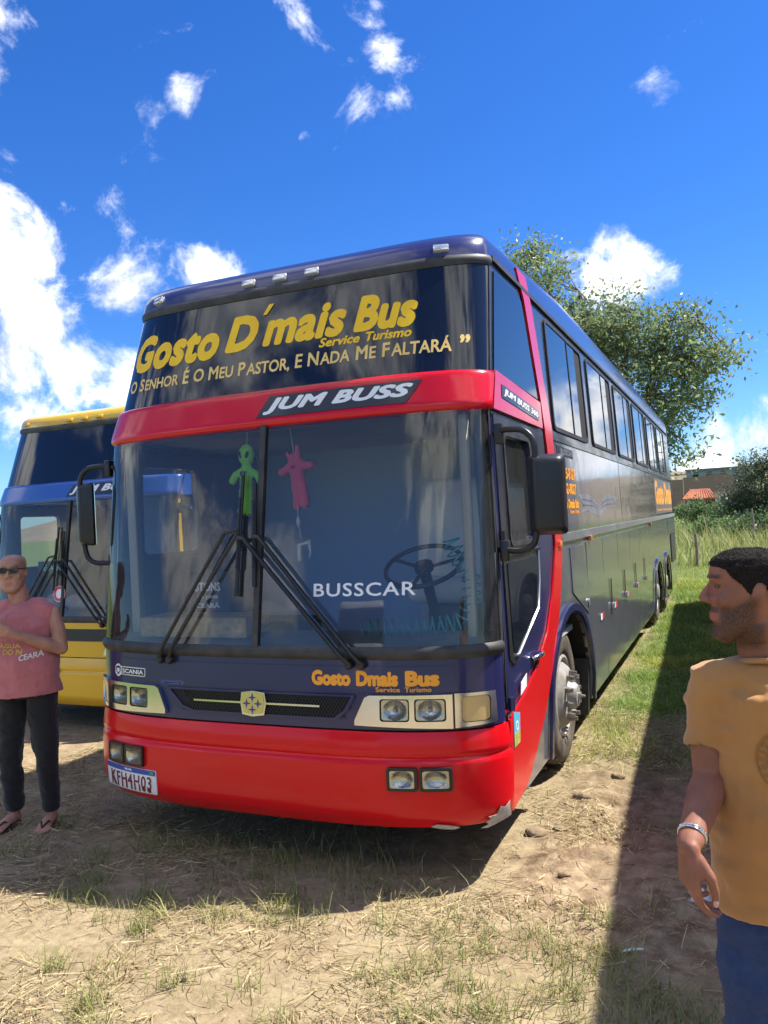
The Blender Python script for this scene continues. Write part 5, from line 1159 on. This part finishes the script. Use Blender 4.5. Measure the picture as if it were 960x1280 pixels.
def skin_mat(name, col, dark, lip):
    m = bpy.data.materials.new(name); m.use_nodes = True; t = m.node_tree; b = t.nodes['Principled BSDF']; N = t.nodes.new; K = t.links.new
    b.inputs['Roughness'].default_value = .6; b.inputs['Specular IOR Level'].default_value = .35; b.inputs['Subsurface Weight'].default_value = .12; b.inputs['Subsurface Radius'].default_value = (.012, .005, .003); b.inputs['Subsurface Scale'].default_value = .6
    tc = N('ShaderNodeTexCoord'); n = N('ShaderNodeTexNoise'); n.inputs['Scale'].default_value = 14; n.inputs['Detail'].default_value = 6; K(tc.outputs['Object'], n.inputs['Vector'])
    r = N('ShaderNodeValToRGB'); r.color_ramp.elements[0].position = .35; r.color_ramp.elements[1].position = .68; r.color_ramp.elements[0].color = tuple(x * .82 for x in col) + (1,); r.color_ramp.elements[1].color = tuple(min(1, x * 1.15) for x in col) + (1,); K(n.outputs['Fac'], r.inputs[0])
    last = r.outputs[0]
    n2 = N('ShaderNodeTexNoise'); n2.inputs['Scale'].default_value = 420; n2.inputs['Detail'].default_value = 2; K(tc.outputs['Object'], n2.inputs['Vector'])
    for an, c2 in (('beard', dark), ('lips', lip), ('brow', tuple(x * .6 for x in dark))):
        a = N('ShaderNodeAttribute'); a.attribute_name = an; x = N('ShaderNodeMix'); x.data_type = 'RGBA'; K(last, x.inputs['A']); x.inputs['B'].default_value = tuple(c2) + (1,)
        if an == 'beard':
            ml = N('ShaderNodeMath'); ml.operation = 'MULTIPLY'; mr = N('ShaderNodeMapRange'); mr.inputs[1].default_value = .3; mr.inputs[2].default_value = .6; mr.inputs[3].default_value = .45; mr.inputs[4].default_value = 1; K(n2.outputs['Fac'], mr.inputs[0]); K(a.outputs['Fac'], ml.inputs[0]); K(mr.outputs[0], ml.inputs[1]); K(ml.outputs[0], x.inputs['Factor'])
        else: K(a.outputs['Fac'], x.inputs['Factor'])
        last = x.outputs['Result']
    K(last, b.inputs['Base Color'])
    bp = N('ShaderNodeBump'); bp.inputs['Strength'].default_value = .25; bp.inputs['Distance'].default_value = .002; n3 = N('ShaderNodeTexNoise'); n3.inputs['Scale'].default_value = 160; K(tc.outputs['Object'], n3.inputs['Vector']); K(n3.outputs['Fac'], bp.inputs['Height']); K(bp.outputs[0], b.inputs['Normal'])
    return m
def face_masks(ob, M, beard=True):
    """beard, lips and brows by position on the head; M maps head space to the object's space"""
    Mi = M.inverted(); me = ob.data; n = len(me.vertices); A = np.zeros(n); B = np.zeros(n); C = np.zeros(n)
    co = np.zeros(n * 3, dtype=np.float32); me.vertices.foreach_get('co', co); co = co.reshape(-1, 3); R3 = np.array(Mi.to_3x3()); q = co @ R3.T + np.array(Mi.translation)
    x, y, z = np.abs(q[:, 0]), q[:, 1], q[:, 2]; inh = (np.linalg.norm(q, axis=1) < .19) & (z > -.16)
    if beard:
        side = sstep(-.012, -.035, z - .55 * np.maximum(y + .045, 0) * 1.0) * sstep(.03, -.01, y); chin = sstep(-.06, -.075, z); must = sstep(-.025, -.030, z) * sstep(-.046, -.040, z) * (x < .036)
        A = np.clip(np.maximum(np.maximum(side * sstep(.030, .046, x), chin * sstep(.05, .01, y)), must * .8), 0, 1) * sstep(-.165, -.12, z) * inh
    B = sstep(.028, .018, x) * sstep(-.068, -.062, z) * sstep(-.041, -.046, z) * (y < -.082) * inh * .7
    C = np.maximum(sstep(.010, .015, x) * sstep(.052, .045, x) * sstep(.0455, .049, z + .12 * np.maximum(x - .032, 0)) * sstep(.058, .054, z) * .8 * (y < -.06), sstep(.0045, .003, np.abs(z - .026 - .1 * (x - .03) * (x - .03))) * sstep(.016, .02, x) * sstep(.046, .042, x) * (y < -.06)) * inh
    for nme, a in (('beard', A), ('lips', B), ('brow', C)):
        at = me.attributes.new(nme, 'FLOAT', 'POINT'); at.data.foreach_set('value', np.ascontiguousarray(a, dtype=np.float32))
def sculpt(ob, M):
    """press the eye sockets, temples and mouth corners into the head, lift cheek and brow"""
    Mi = M.inverted(); me = ob.data; n = len(me.vertices); co = np.zeros(n * 3, dtype=np.float32); no = np.zeros(n * 3, dtype=np.float32)
    me.vertices.foreach_get('co', co); me.vertices.foreach_get('normal', no); co = co.reshape(-1, 3); no = no.reshape(-1, 3)
    q = co @ np.array(Mi.to_3x3()).T + np.array(Mi.translation)
    d = np.zeros(n)
    for (c, r, a) in (((.030, -.088, .027), (.017, .03, .009), -.0065), ((.014, -.092, .030), (.008, .02, .010), -.004), ((.062, -.055, .055), (.014, .03, .022), -.004), ((.030, -.088, -.052), (.007, .02, .006), -.003), ((.025, -.093, -.022), (.006, .02, .016), -.0022),
                      ((.052, -.058, -.045), (.018, .03, .02), -.004), ((0, -.095, -.074), (.02, .02, .006), -.003), ((.030, -.09, .047), (.016, .02, .005), .002)):
        for s in (-1, 1): d += a * np.exp(-(((q[:, 0] - s * c[0]) / r[0]) ** 2 + ((q[:, 1] - c[1]) / r[1]) ** 2 + ((q[:, 2] - c[2]) / r[2]) ** 2)) * (1 if c[0] else .5)
    co += no * d[:, None]; me.vertices.foreach_set('co', np.ascontiguousarray(co, dtype=np.float32).ravel()); me.update()
M_EYEW = mat('eye_white', (.16, .12, .10), .5, spec=.2); M_IRIS = mat('dark_iris', (.02, .012, .008), .15)
def eyes(ob, M):
    for s in (-1, 1):
        V, F = ell((s * .030, -.0755, .0265), (.0115, .008, .0036)); e = mesh_obj('eye', [M @ Vector(v) for v in V], F, M_EYEW, ob, smooth=True)
        V, F = ell((s * .030, -.0825, .0265), (.0048, .0022, .0034), n=12, k=8); mesh_obj('iris', [M @ Vector(v) for v in V], F, M_IRIS, e, smooth=True)
def fold(ob, amp, sc=(9, 9, 4), seed=0):
    """cloth folds: push vertices along their normals by stretched noise"""
    me = ob.data; n = len(me.vertices); co = np.zeros(n * 3, dtype=np.float32); no = np.zeros(n * 3, dtype=np.float32)
    me.vertices.foreach_get('co', co); me.vertices.foreach_get('normal', no); co = co.reshape(-1, 3); no = no.reshape(-1, 3)
    k = np.array([mnoise.fractal((p[0] * sc[0] + seed, p[1] * sc[1], p[2] * sc[2]), .7, 2.0, 3) for p in co])
    co += no * (amp * (k - .15 - .8 * np.maximum(0, .35 - np.abs(k))))[:, None]
    me.vertices.foreach_set('co', np.ascontiguousarray(co, dtype=np.float32).ravel()); me.update()
def cloth_mapper(ob, y_far=-1.0):
    bv = BVHTree.FromPolygons([v.co.copy() for v in ob.data.vertices], [tuple(p.vertices) for p in ob.data.polygons])
    def f(u, v, h):
        r = bv.ray_cast(Vector((u, y_far, v)), Vector((0, 1, 0)))
        if r[0] is None: return Vector((u, 0, v))
        return r[0] + Vector((0, -1, 0)) * h
    return f
def hair_cap(name, M, line, grow, m, parent, rough=.003, seed=1):
    n = 90; rows = 60; V = []; F = []; keep = []
    zs = list(np.linspace(-.055, .117, rows))
    for i, z in enumerate(zs):
        for j in range(n):
            ph = 2 * math.pi * j / n; hl_ = line(ph if ph <= math.pi else 2 * math.pi - ph); p = head_pt(z, ph, grow * float(sstep(-.004, .008, z - hl_)) - .012 * float(sstep(.0, -.006, z - hl_))); keep.append(z > hl_ - .02)
            q = p * 90; p = p + p.normalized() * rough * (mnoise.noise(q + Vector((seed, 0, 0))) + .5 * mnoise.noise(q * 2.3)); V.append(M @ p)
    for i in range(rows - 1):
        for j in range(n):
            f = (i * n + j, i * n + (j + 1) % n, (i + 1) * n + (j + 1) % n, (i + 1) * n + j)
            if all(keep[k] for k in f): F.append(f)
    V.append(M @ Vector((0, .005, .118 + grow))); t = len(V) - 1
    for j in range(n): F.append(((rows - 1) * n + j, (rows - 1) * n + (j + 1) % n, t))
    cap = mesh_obj(name, V, F, m, parent, smooth=True)
    # short curly strands standing off the cap
    rg = np.random.default_rng(seed); SV = []; SF = []; SCOL = []
    while len(SV) < 3 * 9000:
        z = rg.uniform(-.05, .118); ph = rg.uniform(0, 2 * math.pi); hl_ = line(ph if ph <= math.pi else 2 * math.pi - ph)
        if z < hl_ + .002 * rg.normal() + .001: continue
        p = head_pt(z, ph, grow * .8); nrm = p.normalized(); L = .003 + .004 * rg.random() * min(1, (z - hl_) / .02 + .2)
        a = Vector(rg.normal(0, 1, 3)); d = (nrm + a * .55).normalized(); sd = d.cross(Vector(rg.normal(0, 1, 3))).normalized() * .0007; k = len(SV)
        SV += [M @ (p + sd), M @ (p - sd), M @ (p + d * L)]; SF.append((k, k + 1, k + 2)); g_ = .008 + .05 * rg.random() ** 4; SCOL += [(g_, g_ * .86, g_ * .76, 1)] * 3
    fast_mesh('hair_strands', np.array([tuple(v) for v in SV]), np.array(SF), M_STRAND, dict(tint=np.array(SCOL)), parent=cap)['kind'] = 'stuff'
    return cap
M_STRAND = blade_material('hair_strand', .7, .0)

def person(loc, rz, label, J, skin, shirt_m, trouser_m, sleeveless, head_rot, chub=0.0, belly=.0, hair=None, beard=True, shoe='sandal'):
    """J: joints in local space, facing -Y"""
    T = Vector; hc = T(J['head']); HM = Matrix.Translation(hc) @ head_rot.to_4x4() @ Matrix.Scale(J.get('head_scale', 1.0), 4)
    P = xform(head_parts(1.0, chub), HM)
    nk = T(J['neck']); P.append(limb([hc + (head_rot @ T((0, .018, -.075))), (hc + nk) / 2 + T((0, .012, -.02)), nk + T((0, .01, -.03))], [(.052 + chub, .052 + chub), (.054 + chub, .055 + chub), (.060, .075)], 14))
    hz = J['hip_z']; sz = J['sh_z']; cx = J.get('cx', 0)
    P.append(tube_geo([(cx, 0, hz), (cx, -.01, hz + .16), (cx, 0, hz + .34), (cx, .0, sz - .04), (cx, .01, sz + .03)], [(.10, .15), (.10 + belly, .15 + belly * .4), (.105, .165), (.080, .14), (.05, .075)], 18))
    tips = []
    for s, a in ((-1, J['armR']), (1, J['armL'])):
        sh, el, wr = (T(q) for q in a[:3])
        P.append(limb([sh, sh.lerp(el, .5), el], [.036, .049, .041], 12)); P.append(limb([el, el.lerp(wr, .3), el.lerp(wr, .75), wr], [(.042, .042), (.044, .043), (.033, .034), (.027, .030)], 12))
        hp_, tp_ = hand_parts(wr + (wr - el).normalized() * .006, a[3], a[4], a[5], a[6] if len(a) > 6 else 1.0, a[7] if len(a) > 7 else 1.0); P += hp_; tips.append((tp_, T(a[3]), T(a[4])))
    for s, L in ((-1, J['legR']), (1, J['legL'])):
        hp2, kn, an, toe = (T(q) for q in L)
        P.append(limb([hp2, kn, an], [.078, .052, .036], 12)); P.append(limb([an + T((0, .02, -.035)), an.lerp(toe, .5) + T((0, 0, -.012)), toe], [(.035, .033), (.028, .040), (.018, .046)], 12))
        if shoe == 'sandal':
            fwd = (toe - an); fwd.z = 0; fwd.normalize(); sd = T((-fwd.y, fwd.x, 0))
            for k in range(5): b = toe + sd * (.036 - .018 * k) * s * -1; P.append(limb([b, b + fwd * (.03 - .004 * k) + T((0, 0, -.006))], [.0105 if k else .0135, .008 if k else .011], 8))
    B = remesh('person', P, .0048, 3, skin); B.location = loc; B.rotation_euler = (0, 0, rz); tag(B, label, 'person'); sculpt(B, HM); face_masks(B, HM, beard); eyes(B, HM)
    # shirt
    S = [tube_geo([(cx, -.005, J['hem']), (cx, -.008, hz + .10), (cx, -.005, hz + .22), (cx, 0, hz + .36), (cx, .0, sz - .05), (cx, .008, sz + .01), (cx, .012, sz + .045)],
                  [(.145 + belly * .8, .196 + belly * .5), (.138 + belly, .186 + belly * .5), (.126 + belly * .7, .178 + belly * .4), (.128, .190), (.110, .172), (.082, .120), (.058, .074)], 28)]
    for s, a in ((-1, J['armR']), (1, J['armL'])):
        sh, el = T(a[0]), T(a[1])
        if sleeveless: S.append(limb([T((cx + s * .08, .005, sz - .0)), sh + T((-s * .035, 0, .0))], [(.07, .07), (.066, .066)], 14))
        else:
            d = (el - sh).normalized(); S.append(limb([T((cx + s * .06, .006, sz - .008)), sh + T((s * -.05, 0, .004)), sh + T((0, 0, -.002)), sh + d * .04], [(.064, .064), (.067, .067), (.067, .067), (.064, .064)], 18)); S.append(tube_geo([sh + d * .03, sh + d * .08, sh + d * .15], [.062, .064, .068], 20))
    so = remesh('shirt', S, .007, 5, shirt_m, B); fold(so, .013, (3.5, 3.5, 8), 3); fold(so, .006, (11, 11, 7), 8)
    # trousers
    Q = [tube_geo([(cx, .005, hz + .09), (cx, .005, hz), (cx, .008, hz - .10)], [(.104 + belly * .6, .155 + belly * .4), (.114 + belly * .3, .165), (.102, .160)], 22)]
    for s, L in ((-1, J['legR']), (1, J['legL'])):
        hp2, kn, an, toe = (T(q) for q in L); Q.append(tube_geo([hp2 + T((0, 0, .06)), hp2.lerp(kn, .4), kn, kn.lerp(an, .5), an + T((0, .01, .015))], [(.105, .100), (.100, .095), (.078, .075), (.066, .066), (.060, .062)], 18))
    to = remesh('trousers', Q, .008, 5, trouser_m, B); fold(to, .011, (6, 6, 7), 9)
    if hair: hair_cap('hair', HM, hair[0], hair[1], hair[2], B)
    return B, HM, so, tips
M_SKIN1 = skin_mat('tanned_skin', (.43, .215, .145), (.16, .10, .08), (.36, .14, .11)); M_SKIN2 = skin_mat('brown_skin', (.27, .108, .064), (.035, .022, .016), (.34, .10, .07))
M_TANK = mat('salmon_cotton', (.50, .155, .155), .9, noise=(7, (.43, .13, .13), .7), sheen=.3, bump=(260, .3, .002)); M_TROU = mat('black_trouser_cloth', (.006, .006, .007), .85, sheen=.2, bump=(200, .3, .002))
M_OCHRE = mat('ochre_cotton', (.42, .195, .052), .9, noise=(6, (.35, .16, .042), .7), sheen=.3, bump=(260, .3, .002)); M_JEAN = mat('blue_denim', (.014, .032, .095), .9, noise=(40, (.022, .046, .125), .7), bump=(300, .4, .002))
def rotm(yaw=0, pitch=0, roll=0): return Matrix.Rotation(math.radians(yaw), 3, 'Z') @ Matrix.Rotation(math.radians(pitch), 3, 'X') @ Matrix.Rotation(math.radians(roll), 3, 'Y')
# man in the salmon tank top, by the front of the yellow coach
J1 = dict(head=(-.045, -.03, 1.625), neck=(-.03, .0, 1.475), hip_z=.93, sh_z=1.40, hem=.855, cx=0,
          armL=[(.195, 0, 1.375), (.245, -.02, 1.135), (.02, -.235, 1.275), (-.9, -.35, .32), (0, -.25, 1), (0, 1, .3), 1.0, .5],
          armR=[(-.195, 0, 1.375), (-.25, .0, 1.13), (-.16, -.24, 1.275), (.30, -.35, .9), (.5, -.6, .1), (.6, .6, 0), 1.0, .8],
          legL=[(.09, 0, .88), (.125, -.035, .48), (.105, .03, .085), (.13, -.14, .03)], legR=[(-.09, 0, .88), (-.125, -.02, .47), (-.145, .04, .085), (-.17, -.13, .03)])
m1, HM1, sh1, _ = person((-1.765, .105, -.012), math.radians(20), 'bald man in sunglasses, salmon tank top, black trousers and flip-flops, hands held together', J1, M_SKIN1, M_TANK, M_TROU, True, rotm(10, 4, 2), .010, .045, None, False)
cm = cloth_mapper(sh1)
M_TGOLD = mat('gold_shirt_print', (.62, .36, .10), .8)
lay('shirt_lettering', fit2d(text2d('CEARÁ', 1, .02), .045, .165, 1.085, 1.13, .02), cm, mat('white_shirt_print', (.72, .70, .68), .8), sh1, .004, .002, .02)
lay('shirt_lettering', fit2d(text2d('ÁGUA', 1, .04), -.10, .05, 1.165, 1.20), cm, M_TGOLD, sh1, .004, .002, .02)
lay('shirt_lettering', fit2d(text2d('DO N', 1, .04), -.07, .06, 1.125, 1.16), cm, M_TGOLD, sh1, .004, .002, .02)
sg = bpy.data.objects.new('sunglasses', None); link(sg, m1); sg.empty_display_size = .05
for s in (-1, 1):
    V = []; F = []
    pts = [(.006, .034), (.012, .044), (.035, .047), (.056, .045), (.063, .036), (.058, .018), (.044, .010), (.020, .012), (.009, .022)]
    for t_ in (0, .006):
        for (a, b) in pts: V.append(HM1 @ Vector((s * a, -.101 + .35 * max(0, a - .02) ** 1.0 * .9 + t_, b)))
    n = len(pts); F = [tuple(range(n)), tuple(range(2 * n - 1, n - 1, -1))] + [(i, (i + 1) % n, n + (i + 1) % n, n + i) for i in range(n)]
    mesh_obj('lens', V, F, M_TINT, sg)
    tube_obj('temple_arm', [HM1 @ Vector((s * .062, -.082, .040)), HM1 @ Vector((s * .080, -.045, .036)), HM1 @ Vector((s * .084, .012, .034))], .0035, M_BLK, sg, 6)
tube_obj('bridge', [HM1 @ Vector((-.008, -.101, .036)), HM1 @ Vector((.008, -.101, .036))], .0035, M_BLK, sg, 6)
for k, Lg in enumerate((J1['legL'], J1['legR'])):
    an, toe = Vector(Lg[2]), Vector(Lg[3]); fw = (toe - an); fw.z = 0; fw.normalize(); sd = Vector((-fw.y, fw.x, 0)); c0 = an - fw * .035; out = []
    for a in range(24):
        th = 2 * math.pi * a / 24; out.append((c0 + fw * (.125 + .15 * math.cos(th)) + sd * (.046 + .010 * math.cos(th)) * math.sin(th)))
    V = [Vector((p.x, p.y, .0)) for p in out] + [Vector((p.x, p.y, .017)) for p in out]; F = [tuple(range(23, -1, -1)), tuple(range(24, 48))] + [(i, (i + 1) % 24, 24 + (i + 1) % 24, 24 + i) for i in range(24)]
    fl = mesh_obj('flip_flop', V, F, mat('dark_flip_flop', (.03, .022, .02), .7), m1, auto=40)
    tb_ = toe + fw * .012; tb_.z = .05
    for s in (-1, 1): q = an + fw * .07 + sd * s * .045; tube_obj('strap', [Vector((tb_.x, tb_.y, .045)), Vector(((tb_.x + q.x) / 2, (tb_.y + q.y) / 2, .066)), Vector((q.x, q.y, .02))], .006, mat('dark_flip_flop'), fl, 6)
# man in the ochre t-shirt, close to the camera at the right edge
J2 = dict(head_scale=.95, head=(-.070, -.025, 1.625), neck=(-.025, .005, 1.47), hip_z=.94, sh_z=1.425, hem=.865, cx=0,
          armR=[(-.172, -.005, 1.388), (-.178, -.035, 1.165), (-.222, -.235, 1.075), (-.02, -.03, -1), (.40, -.92, 0), (.92, .40, 0), 1.0, .78],
          armL=[(.19, 0, 1.405), (.25, .03, 1.14), (.25, -.06, .90), (0, -.05, -1), (-.4, -.92, 0), (-.92, .4, 0)],
          legR=[(-.09, 0, .88), (-.10, -.02, .48), (-.11, .03, .085), (-.13, -.13, .03)], legL=[(.09, 0, .88), (.10, -.02, .48), (.11, .03, .085), (.13, -.13, .03)])
def hline(ph):            # hairline height against the angle from the face's front
    d = math.degrees(ph); return float(np.interp(d, [0, 30, 48, 60, 75, 88, 100, 120, 180], [.078, .078, .072, .05, .022, -.004, .030, -.03, -.05]))
M_HAIR = mat('short_dark_hair', (.010, .008, .007), .85, spec=.15, noise=(200, (.026, .020, .017), .9), bump=(260, 1, .006))
m2, HM2, sh2, tips2 = person((2.535, -1.52, -.012), math.radians(0), 'man in an ochre t-shirt and blue jeans looking left, at the right edge', J2, M_SKIN2, M_OCHRE, M_JEAN, False, rotm(-80, 0, 0), .003, .012, (hline, .0045, M_HAIR), True, 'shoe')
# bracelet, thumb nail, shirt emblem, shoes
wr = Vector(J2['armR'][2]); el = Vector(J2['armR'][1]); dd = (wr - el).normalized(); a_ = dd.orthogonal().normalized(); b_ = dd.cross(a_); c_ = wr - dd * .030
V, F = tube_geo([c_ + a_ * .031 * math.cos(2 * math.pi * i / 36) + b_ * .031 * math.sin(2 * math.pi * i / 36) for i in range(36)], .0022, 6, closed=True)
V2, F2 = tube_geo([c_ + dd * .007 + a_ * .031 * math.cos(2 * math.pi * i / 36) + b_ * .031 * math.sin(2 * math.pi * i / 36) for i in range(36)], .0022, 6, closed=True)
pr = [(V, F), (V2, F2)]
for i in range(26):
    th = 2 * math.pi * i / 26; pr.append(ell(c_ + dd * .0035 + (a_ * math.cos(th) + b_ * math.sin(th)) * .0316, (.003, .003, .0042), n=8, k=6))
mesh_obj('bracelet', *join_geo(pr), M_CHROME, m2, smooth=True)
tp2, td, tn = tips2[0]
V, F = ell(tp2 + Vector((.0, -.0065, .003)), (.0058, .0028, .0085)); mesh_obj('thumb_nail', V, F, mat('finger_nail', (.52, .30, .24), .35), m2, smooth=True)
cm2 = cloth_mapper(sh2); M_EMBR = mat('tonal_shirt_print', (.27, .125, .030), .9)
lay('shirt_emblem', poly2d([circ(.0, 1.245, .074, 40), circ(.0, 1.245, .070, 40)[::-1]]), cm2, M_EMBR, sh2, .002, .001, .02, .02)
lay('shirt_emblem', poly2d([circ(.0, 1.245, .052, 40), circ(.0, 1.245, .049, 40)[::-1]]), cm2, M_EMBR, sh2, .002, .001, .02, .02)
lay('shirt_emblem', poly2d([[(-.04, 1.232), (-.015, 1.262), (-.004, 1.25), (.012, 1.278), (.04, 1.232)]]), cm2, M_EMBR, sh2, .002, .001, .02, .02)
for k in range(2): lay('shirt_emblem', poly2d([[(-.038, 1.224 - k * .01), (.038, 1.224 - k * .01), (.034, 1.219 - k * .01), (-.034, 1.219 - k * .01)]]), cm2, M_EMBR, sh2, .002, .001, .02, .02)
for i in range(22):       # ring of small marks like lettering
    th = 2 * math.pi * i / 22; u, v = math.cos(th), math.sin(th); r0, r1 = .056, .066; w_ = .0035 if i % 3 else .0055
    lay('shirt_emblem', poly2d([[(u * r0 - v * w_, 1.245 + v * r0 + u * w_), (u * r0 + v * w_, 1.245 + v * r0 - u * w_), (u * r1 + v * w_, 1.245 + v * r1 - u * w_), (u * r1 - v * w_, 1.245 + v * r1 + u * w_)]]), cm2, M_EMBR, sh2, .002, .001, None)
V, F = tube_geo([Vector(J2['neck']) + Vector((.074 * math.cos(2 * math.pi * i / 32), .004 + .068 * math.sin(2 * math.pi * i / 32), -.020 - .018 * (-math.sin(2 * math.pi * i / 32)) * -1)) for i in range(32)], .007, 6, closed=True); mesh_obj('collar', V, F, M_OCHRE, sh2, smooth=True)
for Lg in (J2['legL'], J2['legR']):
    an, toe = Vector(Lg[2]), Vector(Lg[3]); o = remesh('shoe', [limb([an + Vector((0, .03, -.04)), an.lerp(toe, .5) + Vector((0, 0, .0)), toe + Vector((0, -.05, .01))], [(.05, .042), (.045, .046), (.032, .046)], 14)], .008, 3, M_BLK, m2)
# ------------------------------------------------------------------ small things on the ground
def lump(name, loc, r, m, seed, sq=(1, 1, .6), amp=.35):
    V, F = ell((0, 0, 0), (r * sq[0], r * sq[1], r * sq[2]), n=14, k=9); V = [Vector(v) * (1 + amp * mnoise.fractal(Vector(v) * (1.6 / r) + Vector((seed, 0, 0)), .8, 2, 3)) for v in V]
    o = mesh_obj(name, V, F, m, None, smooth=True); o.location = (loc[0], loc[1], float(ground_z(np.array([loc[0]]), np.array([loc[1]]))[0]) + r * sq[2] * .3); return o
M_CLOD = mat('dry_clod', (.30, .22, .14), .95, noise=(30, (.20, .14, .08), .8), bump=(60, .8, .01))
CL = [(1.30, .92, .055, 'largest pale soil clod beside the bumper corner'), (1.42, 1.0, .035, 'small soil clod just right of the largest pale clod'), (1.46, 1.55, .05, 'dark soil clod ahead of the front wheel'), (1.62, 2.05, .04, 'soil clod on the track near the front tyre'), (1.55, .45, .028, 'small clod on the sunlit track below the bumper corner'), (1.80, 1.1, .03, 'clod at the edge of the long shadow')]
for i, (x_, y_, r_, lb) in enumerate(CL): tag(lump('soil_clod', (x_, y_), r_, M_CLOD, i * 7.3, (1.2, .9, .6)), lb, 'clod', 'soil clods churned up by the tyres')
pp = lump('crumpled_paper', (2.22, .27), .035, mat('white_paper', (.72, .73, .76), .6), 4, (1.3, .8, .8), .9); tag(pp, 'crumpled white paper scrap on the shaded soil behind the hand', 'litter')
zz = float(ground_z(np.array([1.98]), np.array([-.25]))[0]) + .012
pk = tube_obj('plastic_stick', [(1.93, -.29, zz), (1.97, -.265, zz + .003), (2.01, -.245, zz)], [.005, .006, .004], mat('white_plastic', (.75, .74, .70), .4), None, 6); tag(pk, 'thin white plastic stick lying in the shaded grass', 'litter')
bt = lump('dark_stone', (.27, -1.02), .012, mat('dark_stone', (.06, .055, .05), .8), 9); tag(bt, 'tiny dark stone on the bright foreground sand', 'stone')
